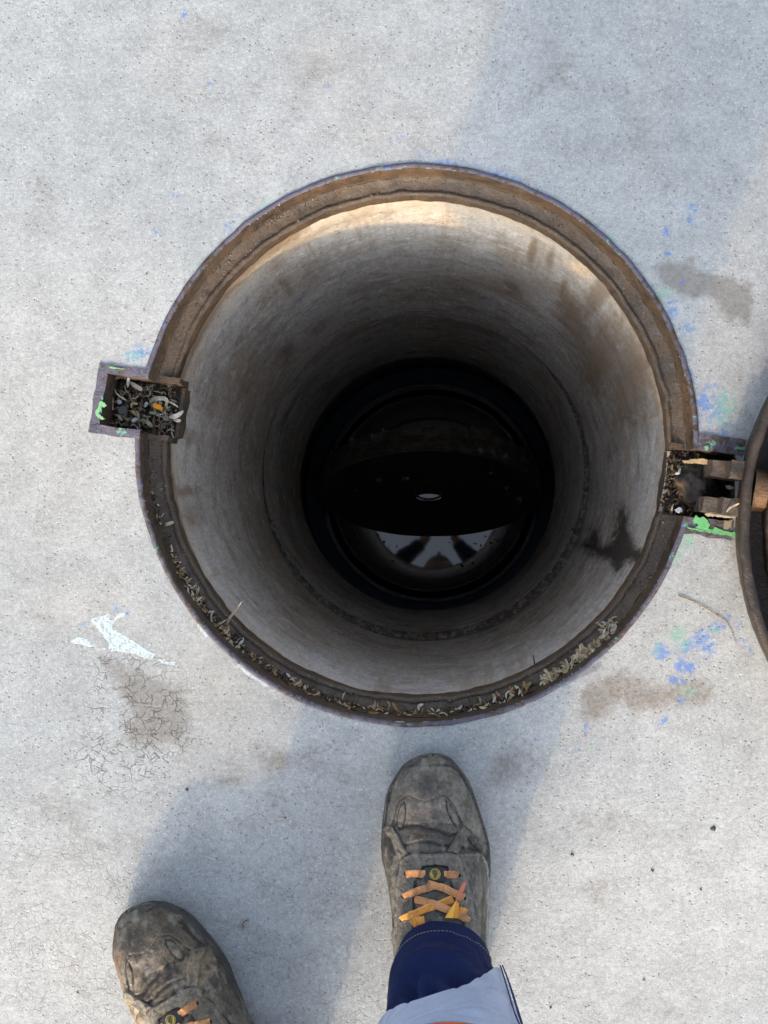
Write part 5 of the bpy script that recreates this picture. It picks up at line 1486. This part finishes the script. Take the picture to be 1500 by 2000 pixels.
def body():
    """one skin over a jointed skeleton"""
    V, E, Rr = [], [], []
    def v(p, r, link=None):
        V.append(tuple(Vector(p) - PL)); Rr.append(r)
        if link is not None:
            E.append((link, len(V) - 1))
        return len(V) - 1
    pe = v(PELV, 0.10)
    ch = v(CHEST, 0.105, pe)
    nb = v(NECK, 0.058, ch)
    hb = v(NECK.lerp(HEAD, 0.55), 0.060, nb)
    hc = v(HEAD + Vector((0, 0.0, 0.0)), 0.083, hb)
    v(HEAD + Vector((0, 0.012, 0.075)), 0.070, hc)
    v(HEAD + Vector((0, 0.055, -0.055)), 0.040, hb)          # jaw
    for s in (-1, 1):
        sh = v(SH[s], 0.055, ch); el = v(EL[s], 0.040, sh); wr = v(WR[s], 0.027, el)
        c = WR[s] + Vector((-s * 0.012, 0.045, 0.006))
        pm = v(c, 0.027, wr)
        pk_ = v(c + Vector((0, 0.030, 0.002)), 0.024, pm)
        hip = v(PELV + Vector((s * 0.085, 0, -0.08)), 0.075, pe)
        kn = v((0.018, -0.47, 0.52) if s > 0 else (-0.205, -0.615, 0.52), 0.052, hip)
        v((0.002, -0.475, 0.13) if s > 0 else (-0.222, -0.64, 0.13), 0.038, kn)
    me = bpy.data.meshes.new('body')
    me.from_pydata(V, E, [])
    o = bpy.data.objects.new('body', me)
    COL.objects.link(o); o.parent = person
    sk = o.modifiers.new('skin', 'SKIN')
    for i, r in enumerate(Rr):
        d = me.skin_vertices[0].data[i]
        d.radius = (r, r); d.use_root = (i == 0)
    o.modifiers.new('sub', 'SUBSURF').levels = 2
    dg = bpy.context.evaluated_depsgraph_get()
    m2 = bpy.data.meshes.new_from_object(o.evaluated_get(dg))
    o.modifiers.clear(); o.data = m2
    m2.materials.clear(); m2.materials.append(M_SKIN)
    m2.polygons.foreach_set('use_smooth', np.ones(len(m2.polygons), bool))
    # fingers curl round the phone's edge, thumbs lie on its back
    bm = bmesh.new(); bm.from_mesh(m2)
    def finger(pts, rs):
        m = MB()
        P = []
        R_ = []
        for i in range(len(pts) - 1):
            for j in range(4):
                t = j / 4
                P.append(Vector(pts[i]).lerp(Vector(pts[i + 1]), t) - PL); R_.append(rs[i] + (rs[i + 1] - rs[i]) * t)
        P.append(Vector(pts[-1]) - PL); R_.append(rs[-1] * 0.6)
        m.tube(P, R_, (0, 0, 0), 10)
        vs = [bm.verts.new(q) for q in m.V]
        for f in m.F:
            try:
                bm.faces.new([vs[i] for i in f]).smooth = True
            except ValueError:
                pass
    for s in (-1, 1):
        c = WR[s] + Vector((-s * 0.012, 0.075, 0.008))
        for k, (L_, dy) in enumerate(((0.068, 0.020), (0.074, 0.004), (0.068, -0.014), (0.054, -0.030))):
            b0 = c + Vector((s * 0.006, dy, 0.0))
            b1 = b0 + Vector((-s * 0.012, 0.012, -0.012)) * (L_ / 0.07)
            b2 = b1 + Vector((-s * 0.016, 0.008, 0.006)) * (L_ / 0.07)
            b3 = b2 + Vector((-s * 0.012, 0.002, 0.004)) * (L_ / 0.07)
            finger([c + Vector((s * 0.002, dy * 0.7 - 0.03, 0.002)), b0, b1, b2, b3], [0.010, 0.009, 0.0085, 0.008, 0.007])
        finger([WR[s] + Vector((-s * 0.012, 0.03, 0.012)), WR[s] + Vector((-s * 0.030, 0.055, 0.026)), WR[s] + Vector((-s * 0.046, 0.078, 0.028)), WR[s] + Vector((-s * 0.056, 0.096, 0.024))], [0.013, 0.0115, 0.0105, 0.009])
    # ears, nose
    def lump(c, r, sc):
        res = bmesh.ops.create_icosphere(bm, subdivisions=3, radius=r)
        for v_ in res['verts']:
            v_.co = Vector((v_.co.x * sc[0], v_.co.y * sc[1], v_.co.z * sc[2])) + c - PL
        for f in bm.faces:
            f.smooth = True
    lump(HEAD + Vector((-0.078, 0.0, -0.005)), 0.028, (0.35, 0.7, 1.1)); lump(HEAD + Vector((0.078, 0.0, -0.005)), 0.028, (0.35, 0.7, 1.1))
    lump(HEAD + Vector((0, 0.090, -0.012)), 0.020, (0.7, 1.0, 1.2))
    lump(HEAD + Vector((0, 0.082, -0.052)), 0.016, (1.5, 0.5, 0.45))
    lump(HEAD + Vector((-0.032, 0.076, 0.014)), 0.013, (1.1, 0.6, 0.6)); lump(HEAD + Vector((0.032, 0.076, 0.014)), 0.013, (1.1, 0.6, 0.6))
    bm.to_mesh(m2); bm.free()
    for sx in (-1, 1):
        m = MB()
        m.tube([HEAD + Vector((sx * 0.032, 0.076 + 0.001 * i, 0.014)) - PL for i in range(9)], [0.0078, 0.0078, 0.0076, 0.007, 0.006, 0.005, 0.004, 0.003, 0.001], (0.03, 0.02, 0.015), 12)
        m.build('eye', M_BLACK, o, True)
    # short hair over the crown and back of the head
    NA, NB = 48, 24; Vh = []
    for i in range(NB):
        f = math.pi * 0.62 * i / (NB - 1)
        for j in range(NA):
            q = 2 * math.pi * j / NA
            d = Vector((math.sin(f) * math.cos(q) * 0.088, math.sin(f) * math.sin(q) * 0.098 - 0.012, math.cos(f) * 0.088 + 0.064 - 0.012 * 0))
            if d.y > 0.045 and d.z < 0.075:
                d.y = 0.045; d.x *= 0.9
            Vh.append(tuple(HEAD + d - PL))
    Vh = np.array(Vh); Vh += 0.006 * np.stack([fbm(Vh, 60, 3, 420), fbm(Vh, 60, 3, 421), fbm(Vh, 60, 3, 422)], 1)
    obj('hair', Vh, [(i * NA + j, i * NA + (j + 1) % NA, (i + 1) * NA + (j + 1) % NA, (i + 1) * NA + j) for i in range(NB - 1) for j in range(NA)], M_HAIR, person, True)
body()

# ------------------------------------------------------------------ litter, grit and small things
def seat_z(r):
    return np.interp(r, [0.2832, 0.2855, 0.2876, 0.2890, 0.2905, 0.2955, 0.2995, 0.3015, 0.3030], [-0.030, -0.0266, -0.0270, -0.0290, -0.0284, -0.0269, -0.0249, -0.0224, -0.018])
PALE = [(0.38, 0.31, 0.19), (0.42, 0.36, 0.26), (0.31, 0.225, 0.115), (0.43, 0.39, 0.32), (0.25, 0.175, 0.085)]
DARKS = [(0.026, 0.020, 0.014), (0.045, 0.033, 0.021), (0.018, 0.014, 0.012), (0.066, 0.047, 0.027)]

def curl(p, L, w, col, m, flat=True, k=7, rise=0.003):
    a = random.uniform(0, 2 * math.pi); pts = []; q = Vector(p)
    b = random.uniform(-0.7, 0.7); el = random.uniform(-0.1, 0.35)
    for i in range(k):
        pts.append(q.copy())
        q = q + Vector((math.cos(a) * math.cos(el), math.sin(a) * math.cos(el), math.sin(el))) * L / k
        a += b * random.uniform(0.4, 1.4); el += random.uniform(-0.35, 0.25)
        q.z = max(q.z, p[2] - 0.001)
    u = Vector((random.uniform(-.5, .5), random.uniform(-.5, .5), 1)).normalized()
    if flat:
        m.ribbon(pts, w, 0.0005, col, u, True)
    else:
        m.tube(pts, [w * (1 - 0.5 * i / k) for i in range(k)], col, 5)

def grit():
    m = MB()
    for i in range(2600):
        a = random.uniform(0, 360)
        dens = 0.45 + 0.55 * (adist(a, 262) < 80) + 0.3 * (adist(a, 180) < 30)
        if random.random() > dens:
            continue
        if adist(a, A_P) < 6 or adist(a, A_H) < 7.5:
            continue
        r = random.uniform(0.2845, 0.3012) if random.random() < 0.6 else 0.3018 - abs(random.gauss(0, 0.0030))
        s = random.uniform(0.0004, 0.0010) * (1 + 0.5 * (random.random() < 0.08))
        m.crumb((HX + math.cos(rad(a)) * r, HY + math.sin(rad(a)) * r, float(seat_z(r)) + s * 0.3), s, random.choice(DARKS + [(0.13, 0.115, 0.10), (0.18, 0.165, 0.15), (0.10, 0.085, 0.07), (0.26, 0.24, 0.21)]))
    tag(m.build('seat_grit', M_GRIT), 'loose dark grit lying in the seat of the iron frame', kind='stuff')
    m = MB()
    for i in range(1500):
        a = random.choice([random.gauss(250, 22), random.gauss(282, 16), random.gauss(205, 10), random.gauss(228, 12)])
        r = 0.3014 - abs(random.gauss(0, 0.0024))
        if adist(a, A_P) < 6 or adist(a, A_H) < 7.5:
            continue
        if vnoise(np.array([[a * 0.11, 3.3, 0.7]]), 610)[0] + 0.35 < random.random() * 0.9:
            continue
        p = (HX + math.cos(rad(a)) * r, HY + math.sin(rad(a)) * r, float(seat_z(r)) + random.uniform(0.0, 0.004))
        col = random.choice(DARKS + DARKS + PALE[2:5] + [(0.17, 0.12, 0.06)])
        curl(p, random.uniform(0.003, 0.009), random.uniform(0.0008, 0.0022), col, m, True, 4)
    for i in range(170):                                # the pale heap of shreds on the lower right
        f = random.random()
        a = 299 + 19 * f
        r = 0.3012 - abs(random.gauss(0, 0.0028))
        p = (HX + math.cos(rad(a)) * r, HY + math.sin(rad(a)) * r, float(seat_z(r)) + random.uniform(0.002, 0.009))
        curl(p, random.uniform(0.006, 0.016), random.uniform(0.0016, 0.0036), random.choice(PALE + [(0.22, 0.18, 0.11)]), m, True, 5)
    for i in range(80):
        f = random.random()
        a = 203 + 28 * f
        r = 0.3014 - abs(random.gauss(0, 0.0018))
        p = (HX + math.cos(rad(a)) * r, HY + math.sin(rad(a)) * r, float(seat_z(r)) + random.uniform(0.001, 0.006))
        curl(p, random.uniform(0.006, 0.015), random.uniform(0.0010, 0.0024), random.choice(PALE[1:]), m, True, 5)
    for i in range(130):                                # coarse bits in uneven heaps
        a = random.choice([random.gauss(247, 5), random.gauss(262, 3), random.gauss(281, 6), random.gauss(226, 4), random.gauss(292, 3)])
        r = 0.3008 - abs(random.gauss(0, 0.0030))
        p = (HX + math.cos(rad(a)) * r, HY + math.sin(rad(a)) * r, float(seat_z(r)) + random.uniform(0.002, 0.006))
        curl(p, random.uniform(0.007, 0.018), random.uniform(0.0012, 0.0038), random.choice(PALE + DARKS + [(0.20, 0.11, 0.045), (0.30, 0.17, 0.07)]), m, True, 5)
    tag(m.build('leaf_litter', M_LITTER), 'dry shredded leaves and chaff packed along the lower seat of the iron frame', kind='stuff')
    # pocket fill
    m = MB()
    for i in range(620):
        u = random.uniform(0.279, 0.346); v = random.uniform(-0.027, 0.025)
        s = random.uniform(0.0008, 0.0028)
        m.crumb(MP @ Vector((u, v, -0.0555 + random.uniform(0, 0.004) + (0.012 if u > 0.314 else 0.0))), s, random.choice(DARKS * 3 + [(0.13, 0.11, 0.09), (0.24, 0.22, 0.19), (0.06, 0.055, 0.05)]))
    for i in range(300):
        u = random.uniform(0.316, 0.347); v = random.uniform(-0.027, 0.026)
        m.crumb(MP @ Vector((u, v, -0.048 + random.uniform(0, 0.006))), random.uniform(0.002, 0.006), random.choice(DARKS + [(0.10, 0.085, 0.07)]))
    for i in range(150):
        u = random.uniform(0.280, 0.346); v = random.uniform(-0.027, 0.025)
        p = MP @ Vector((u, v, -0.050 + random.uniform(0, 0.006) + (0.010 if u > 0.314 else 0.0)))
        curl(p, random.uniform(0.006, 0.016), random.uniform(0.0008, 0.0020), random.choice([(0.20, 0.16, 0.10), (0.25, 0.22, 0.15), (0.13, 0.09, 0.05), (0.28, 0.26, 0.20), (0.09, 0.07, 0.05)]), m, random.random() < 0.6, 6)
    tag(m.build('pocket_dirt', M_GRIT), 'black crumbly dirt filling the lock pocket on the left', kind='stuff')
    # dirt round the hinge
    m = MB()
    for i in range(900):
        u = random.uniform(0.284, 0.350); v = random.uniform(-0.036, 0.036)
        s = random.uniform(0.0008, 0.003)
        m.crumb(MH @ Vector((u, v, -0.060 + random.uniform(0, 0.005) + 0.018 * (u < 0.318))), s, random.choice(DARKS * 3 + [(0.14, 0.12, 0.10), (0.10, 0.07, 0.04)]))
    for i in range(70):
        p = MH @ Vector((random.uniform(0.285, 0.322), random.uniform(-0.036, 0.036), -0.036 + random.uniform(0, 0.006)))
        curl(p, random.uniform(0.005, 0.012), random.uniform(0.0008, 0.0020), random.choice([(0.20, 0.15, 0.09), (0.13, 0.08, 0.04), (0.09, 0.07, 0.05)]), m, True, 5)
    for i in range(220):
        p = MH @ Vector((random.uniform(0.286, 0.335), random.uniform(-0.034, 0.034), -0.045 + random.uniform(0, 0.010)))
        m.crumb(p, random.uniform(0.002, 0.006), random.choice(DARKS))
    tag(m.build('hinge_dirt', M_GRIT), 'dark dirt and crumbs in the hinge box on the right', kind='stuff')
grit()

def packed_soil():
    NA, NB = 900, 9
    V = []; C = []
    an = np.linspace(193, 322, NA)
    A_ = np.stack([np.cos(np.radians(an)) * 0.3, np.sin(np.radians(an)) * 0.3, np.zeros(NA)], 1)
    hgt = 0.0042 + 0.0050 * fbm(A_, 26, 4, 601) + 0.0016 * fbm(A_, 140, 3, 602)
    wid = 0.0055 + 0.0050 * fbm(A_, 18, 4, 603)
    end = smooth(an, 193, 200) * smooth(-an, -322, -314)
    hgt = np.clip(hgt, 0.0008, 0.01) * end; wid = np.clip(wid, 0.0015, 0.012) * (0.3 + 0.7 * end)
    for j in range(NB):
        f = j / (NB - 1)
        r = 0.3028 - f * (wid + 0.0012)
        z = np.interp(r, [0.2832, 0.2955, 0.2995, 0.3015, 0.3030], [-0.0300, -0.0274, -0.0254, -0.0229, -0.0185]) + hgt * (1 - f) ** 0.8 * (f + 0.25 if f < 0.3 else 1) - 0.0006 * (f > 0.95)
        P = np.stack([HX + np.cos(np.radians(an)) * r, HY + np.sin(np.radians(an)) * r, z], 1)
        P[:, 2] += 0.0008 * fbm(P, 260, 3, 604) * (1 - f)
        V.append(P)
    V = np.stack(V, 1).reshape(-1, 3)
    n = fbm(V, 120, 4, 605); n2 = fbm(V, 420, 2, 606)
    C = np.tile([0.050, 0.037, 0.024], (len(V), 1)) * (1 + 0.9 * n + 0.7 * n2)[:, None]
    o = obj('packed_soil', V, grid_faces(NA, NB), bpy.data.materials['grit'], None, True, {'tint': np.clip(C, 0.008, 1)})
    tag(o, 'brown packed soil in the corner of the lower seat under the litter', kind='stuff')
packed_soil()

def hinge_knuckle():
    bm = bmesh.new()
    bmesh.ops.create_icosphere(bm, subdivisions=5, radius=1.0)
    P = np.array([tuple(v.co) for v in bm.verts])
    Fc = [tuple(v.index for v in f.verts) for f in bm.faces]
    bm.free()
    k = 1 + 0.32 * fbm(P, 2.4, 4, 501) + 0.10 * fbm(P, 9, 3, 502)
    u = P[:, 0]
    taper = 1 - 0.5 * smooth(u, 0.1, 1.0)
    Q = np.stack([0.3200 + P[:, 0] * 0.026 * k, (P[:, 1] * 0.026 * taper) * k - 0.001 - 0.004 * u, -0.040 + P[:, 2] * 0.026 * k * taper], 1)
    Wd = np.array([tuple(MH @ Vector(q)) for q in Q]) - np.array([HX, HY, 0])
    n1 = fbm(Q, 110, 4, 503); n2 = fbm(Q, 45, 3, 504)
    C = np.tile([0.035, 0.029, 0.024], (len(Q), 1)) * (1 + 0.8 * n1[:, None])
    w = np.clip(smooth(n2, 0.18, 0.5) * 1.0, 0, 1)[:, None]
    C = C * (1 - w) + np.array([0.12, 0.078, 0.042]) * w
    obj('hinge_knuckle', Wd, Fc, bpy.data.materials['grit'], frame, True, {'tint': np.clip(C, 0.006, 1)})
hinge_knuckle()

# single pieces that stand out
def strand(name, label, cat, pts, w, col, flat=True, group=None, taper=True, mat=None):
    P = [W(a, b, z) for a, b, z in pts]
    col = tuple(v * 0.60 for v in col)
    # smooth through the points
    q = []
    n = len(P)
    for i in range(n - 1):
        p0, p1, p2, p3 = P[max(i - 1, 0)], P[i], P[i + 1], P[min(i + 2, n - 1)]
        for j in range(5):
            t = j / 5
            q.append(0.5 * ((2 * p1) + (p2 - p0) * t + (2 * p0 - 5 * p1 + 4 * p2 - p3) * t * t + (3 * p1 - p0 - 3 * p2 + p3) * t ** 3))
    q.append(P[-1])
    m = MB()
    if flat:
        m.ribbon(q, w * 0.78, 0.0007, col, Vector((0.15, 0.1, 1)).normalized(), taper)
    else:
        m.tube(q, [w * (1 - 0.55 * i / len(q)) for i in range(len(q))], col, 6)
    o = m.build(name, mat or M_LITTER, None, False)
    pv = np.array([tuple(v.co) for v in o.data.vertices])
    cc = np.tile(np.array(col), (len(pv), 1)) * (1 + 0.6 * fbm(pv, 250, 3, 510))[:, None]
    o.data.attributes['tint'].data.foreach_set('color', np.concatenate([np.clip(cc, 0.01, 1), np.ones((len(pv), 1))], 1).astype(np.float32).ravel())
    tag(o, label, cat, group)
    return o
lz = lambda a, b: (250 + a / 3.75, 1000 + b / 3.75)
def Z(L, f=lz):
    return [f(a, b) + (z,) for a, b, z in L]
strand('root_strand', 'tan root strand lying across the lower left seat, its thin tip over the shaft', 'root', Z([(740, 1005, -0.032), (690, 960, -0.029), (680, 920, -0.027), (700, 850, -0.029), (730, 810, -0.026), (745, 775, -0.024), (790, 720, -0.020), (835, 655, -0.012)]), 0.0042, (0.42, 0.34, 0.22))
strand('root_strand', 'pale forked shred at the left end of the litter, below the lock pocket', 'plant shred', Z([(232, 100, -0.03), (290, 88, -0.027), (345, 68, -0.029)]), 0.0052, (0.55, 0.47, 0.33))
strand('root_strand', 'kinked tan shred below the forked one on the left seat', 'plant shred', Z([(300, 140, -0.030), (285, 185, -0.028), (262, 235, -0.027), (300, 258, -0.029)]), 0.0044, (0.50, 0.43, 0.28))
strand('plant_shred', 'curved pale straw beside the white paint on the left seat edge', 'plant shred', Z([(300, 350, -0.030), (325, 420, -0.028), (345, 510, -0.028), (400, 610, -0.031)]), 0.0042, (0.47, 0.42, 0.28))
strand('plant_shred', 'white stalk lying along the seat wall below the chipped white paint', 'plant shred', Z([(770, 1055, -0.020), (810, 1078, -0.019), (870, 1115, -0.022)]), 0.0038, (0.55, 0.52, 0.46))
strand('plant_shred', 'reddish brown stalk lying along the lower left seat wall', 'plant shred', Z([(1040, 1262, -0.016), (1110, 1310, -0.015), (1180, 1345, -0.016), (1260, 1385, -0.018)]), 0.0026, (0.36, 0.13, 0.055))
strand('white_thorn', 'small white thorn sticking up from the bottom of the iron seat', 'thorn', [(721, 1376, -0.040), (716, 1366, -0.036), (713, 1357, -0.030)], 0.0018, (0.70, 0.68, 0.66), False)
strand('dark_thorn', 'thin dark thorn standing on the lower right inner lip', 'thorn', [(1044, 1300, -0.052), (1043, 1290, -0.048), (1041, 1279, -0.040)], 0.0010, (0.09, 0.06, 0.04), False)
cr = lambda a, b: (1100 + a / 3.75, 1100 + b / 3.75)
strand('root_strand', 'pale frayed root on the lower right of the seat', 'root', Z([(235, 440, -0.030), (290, 432, -0.028), (325, 460, -0.026), (345, 515, -0.028)], cr), 0.0034, (0.48, 0.43, 0.36))
strand('root_strand', 'fine pale root crossing the frayed one on the lower right seat', 'root', Z([(320, 445, -0.029), (375, 395, -0.027), (440, 402, -0.029)], cr), 0.0017, (0.45, 0.40, 0.33), False)
strand('plant_shred', 'long thin tan stem lying bent on the concrete beside the open cover', 'stem', [(1325, 1164, 0.0008), (1345, 1171, 0.0009), (1375, 1186, 0.0010), (1400, 1202, 0.0010), (1418, 1214, 0.0009), (1428, 1232, 0.0009), (1438, 1256, 0.0008)], 0.00055, (0.36, 0.26, 0.14), False)
# shreds in the lock pocket
pkz = lambda a, b: (180 + a / 7.5, 690 + b / 7.5)
for lb, pts, w, c in (
    ('pale root looping along the pocket\'s left wall', [(270, 530, -0.034), (250, 590, -0.033), (285, 660, -0.032), (285, 760, -0.033), (310, 830, -0.034)], 0.0052, (0.50, 0.45, 0.33)),
    ('curled pale root in the pocket\'s upper left corner', [(290, 480, -0.034), (300, 390, -0.030), (400, 350, -0.029), (480, 362, -0.029), (505, 385, -0.032)], 0.0036, (0.50, 0.46, 0.38)),
    ('thin arched white root in the middle of the pocket', [(335, 520, -0.030), (360, 590, -0.027), (430, 645, -0.027), (500, 690, -0.031)], 0.0026, (0.58, 0.54, 0.46)),
    ('stiff white spine pointing up from the pocket litter', [(520, 500, -0.036), (528, 420, -0.026), (540, 330, -0.016)], 0.0042, (0.62, 0.63, 0.62)),
    ('broad white husk leaning by the white spine in the pocket', [(560, 420, -0.032), (620, 470, -0.030), (690, 510, -0.030), (735, 540, -0.034)], 0.0062, (0.60, 0.57, 0.50)),
    ('yellow forked shred right of the pocket\'s flat stone', [(570, 800, -0.034), (585, 740, -0.031), (630, 738, -0.030), (670, 745, -0.032)], 0.0036, (0.50, 0.42, 0.22)),
    ('tan hooked husk at the lower middle of the pocket', [(560, 880, -0.034), (590, 850, -0.030), (620, 880, -0.029), (650, 915, -0.033)], 0.0042, (0.42, 0.30, 0.18)),
    ('wiry curl by the pocket\'s lower wall', [(330, 905, -0.034), (385, 915, -0.030), (420, 960, -0.029), (440, 990, -0.033)], 0.0040, (0.45, 0.42, 0.32)),
    ('large bent pale shred at the trough\'s middle', [(840, 740, -0.046), (880, 680, -0.040), (960, 660, -0.037), (1060, 665, -0.037), (1095, 710, -0.041), (1070, 770, -0.044)], 0.0062, (0.50, 0.47, 0.36)),
    ('thin stalk leading to the shaft from the bent shred', [(1100, 700, -0.042), (1180, 735, -0.040), (1260, 790, -0.041)], 0.0026, (0.52, 0.48, 0.38)),
    ('forked white husk nearest the shaft in the trough', [(1125, 935, -0.044), (1190, 930, -0.040), (1260, 905, -0.039), (1335, 845, -0.041)], 0.0066, (0.62, 0.59, 0.50)),
    ('lower prong of pale husk nearest the shaft in the trough', [(1180, 950, -0.044), (1240, 985, -0.042), (1300, 985, -0.043)], 0.0048, (0.60, 0.56, 0.46)),
    ('pale leaf scrap low in the trough by its lower wall', [(735, 1035, -0.040), (790, 1000, -0.036), (840, 1035, -0.035), (880, 1080, -0.039)], 0.0058, (0.46, 0.42, 0.30)),
    ('thin white curl in the dark of the trough', [(950, 920, -0.046), (990, 895, -0.044), (1045, 900, -0.046)], 0.0022, (0.5, 0.5, 0.46)),
    ('white sliver on the step between pocket and trough', [(760, 790, -0.042), (795, 740, -0.038), (815, 720, -0.038)], 0.0050, (0.60, 0.60, 0.58)),
    ('short wisp above the bent shred in the trough', [(885, 620, -0.044), (930, 640, -0.040), (975, 635, -0.042)], 0.0026, (0.48, 0.45, 0.36))):
    strand('plant_shred', lb, 'plant shred', Z(pts, pkz), w, c, True, 'dry shreds in the lock pocket')
def thing_flake(name, label, cat, px, z, th, col, group=None, seed=3, jag=0.7):
    o = flake(name, px, z, th, tuple(v * 0.72 for v in col), None, seed=seed, jag=jag)
    tag(o, label, cat, group)
    return o
thing_flake('orange_petal', 'bright orange petal among the pale shreds in the trough', 'petal', pk([(900, 740), (940, 725), (960, 750), (1010, 765), (1035, 800), (1030, 840), (1000, 835), (960, 815), (910, 800), (890, 775)]), lambda a, b: -0.034 + 0.002 * math.sin(a * 0.3), 0.0008, (0.75, 0.33, 0.03))
thing_flake('flat_stone', 'small flat grey stone lying in the lock pocket', 'stone', pk([(395, 790), (500, 775), (525, 830), (510, 890), (430, 905), (390, 850)]), -0.036, 0.005, (0.12, 0.125, 0.13))
thing_flake('white_pebble', 'tiny white pebble above the flat stone in the pocket', 'pebble', pk([(385, 690), (420, 680), (442, 710), (430, 745), (395, 748), (378, 720)]), -0.034, 0.003, (0.52, 0.55, 0.62))
thing_flake('white_pebble', 'pale blue chip in the lower right corner of the pocket', 'pebble', pk([(590, 960), (640, 945), (662, 975), (620, 1010), (588, 1000)]), -0.034, 0.002, (0.52, 0.58, 0.62))
thing_flake('dry_leaf', 'yellow dry leaf scrap lying above the hinge knuckle', 'leaf', hz([(360, 400), (420, 405), (470, 390), (560, 385), (640, 380), (715, 405), (690, 460), (620, 462), (560, 445), (470, 445), (380, 440)]), lambda a, b: -0.012 + 0.0015 * math.sin(a * 0.11), 0.0007, (0.58, 0.43, 0.22))
thing_flake('dry_leaf', 'pale torn leaf edge lying along the lower wall of the hinge box', 'leaf', hz([(655, 1115), (720, 1105), (790, 1125), (850, 1120), (920, 1140), (990, 1110), (1020, 1145), (1085, 1150), (1085, 1178), (990, 1172), (900, 1165), (780, 1150), (690, 1150)]), 0.003, 0.0008, (0.60, 0.50, 0.36))
thing_flake('dry_leaf', 'small grey leaf scrap between the two hinge lugs', 'leaf', hz([(930, 740), (985, 735), (1040, 760), (1095, 770), (1040, 775), (1000, 800), (950, 775)]), -0.020, 0.0007, (0.52, 0.52, 0.50))
thing_flake('white_chip', 'white chip at the lower left corner of the hinge box', 'chip', hz([(260, 1060), (310, 1030), (350, 1040), (355, 1090), (310, 1105), (270, 1085)]), -0.018, 0.002, (0.58, 0.58, 0.66))
thing_flake('lichen_lump', 'grey green crust in the upper corner of the hinge box', 'crust', hz([(1050, 310), (1100, 300), (1140, 340), (1135, 400), (1080, 430), (1060, 370)]), -0.006, 0.006, (0.30, 0.31, 0.27))
thing_flake('lichen_lump', 'tan crust in the lower corner of the hinge box', 'crust', hz([(900, 1200), (960, 1210), (1010, 1195), (990, 1290), (940, 1330), (890, 1310)]), -0.004, 0.006, (0.33, 0.28, 0.20))
strand('plant_shred', 'forked pale twig lying on the lower hinge lug', 'twig', Z([(945, 1095, 0.039), (990, 1040, 0.040), (1060, 1005, 0.041), (1120, 975, 0.043)], lambda a, b: (1280 + a / 6.818, 840 + b / 6.818)), 0.0026, (0.56, 0.46, 0.32))
strand('plant_shred', 'short white splinter on the dirt left of the hinge', 'splinter', Z([(330, 500, -0.022), (310, 570, -0.020), (265, 585, -0.022)], lambda a, b: (1280 + a / 6.818, 840 + b / 6.818)), 0.0036, (0.55, 0.55, 0.52))
strand('plant_shred', 'pale straw dropping into the shaft below the hinge', 'straw', Z([(240, 980, -0.024), (222, 1040, -0.024), (220, 1130, -0.032)], lambda a, b: (1280 + a / 6.818, 840 + b / 6.818)), 0.0022, (0.50, 0.45, 0.34))
# pieces of brown leaf on the seat's bottom
for lb, px, c in (('brown leaf scrap standing at the bottom of the seat', [(815, 1392), (842, 1388), (838, 1396), (818, 1398)], (0.45, 0.26, 0.12)), ('pale leaf scrap right of the brown one on the seat', [(952, 1378), (980, 1373), (984, 1379), (960, 1386)], (0.62, 0.54, 0.40)),
                  ('pale papery scrap left of the brown one on the seat', [(773, 1402), (795, 1398), (798, 1406), (780, 1412)], (0.55, 0.46, 0.33)), ('curled straw scrap under the white thorn on the seat', [(822, 1406), (832, 1404), (834, 1410), (824, 1412)], (0.68, 0.62, 0.50))):
    thing_flake('leaf_scrap', lb, 'leaf', px, lambda a, b: -0.026 + 0.0012 * math.sin(a * 0.9), 0.0008, c, seed=9)
# dark chips lying on the concrete
for lb, px, py, r in (('dark chip on the concrete right of the trouser leg, near the picture\'s corner', 1076, 1968, 3.2), ('dark chip on the concrete straight right of the laces', 1118, 1669, 4.0), ('largest dark chip lying by itself at the far right of the boot', 1392, 1618, 5.0), ('sliver of dark stone right of the boot', 1274, 1700, 4.0),
                      ('brown crumb on the shaded concrete between the two boots', 557, 1597, 3.4), ('dark chip below the sliver on the right concrete', 1369, 1737, 3.0), ('black crumb on the shaded concrete below the crazed patch', 366, 1541, 4.0), ('dark crumb on the concrete left of the brown boot', 152, 1939, 2.8),
                      ('rusty crumb on the concrete left of the frame', 287, 535, 2.6), ('brown crumb low on the right concrete', 1258, 1913, 3.0)):
    m = MB()
    p = W(px, py, 0.0)
    for k in range(3):
        m.crumb(p + Vector((random.uniform(-.4, .4) * r * 0.0006, random.uniform(-.4, .4) * r * 0.0006, 0.0006)), r * 0.00042, (0.06, 0.058, 0.056) if 'brown' not in lb and 'rusty' not in lb else (0.17, 0.09, 0.05))
    tag(m.build('stone_chip', M_GRIT), lb, 'stone chip', 'loose chips on the concrete')
strand('leaf_shred', 'tiny curled brown leaf shred on the shaded concrete between the boots', 'leaf', [(477, 1814, 0.0012), (474, 1806, 0.0022), (477, 1800, 0.0022), (486, 1796, 0.0012)], 0.0014, (0.20, 0.12, 0.085))
for lb, a, b in (('white grit grain on the dark upper right seat', 1236, 584), ('white grit grain on the upper right seat above the first', 1166, 504), ('white grit grain on the outer wall of the frame at the right', 1297, 622)):
    m = MB(); m.crumb(W(a, b, -0.034 if a < 1290 else -0.012), 0.0016, (0.6, 0.58, 0.55))
    tag(m.build('grit_grain', M_GRIT), lb, 'grit grain', 'white grit grains on the frame')
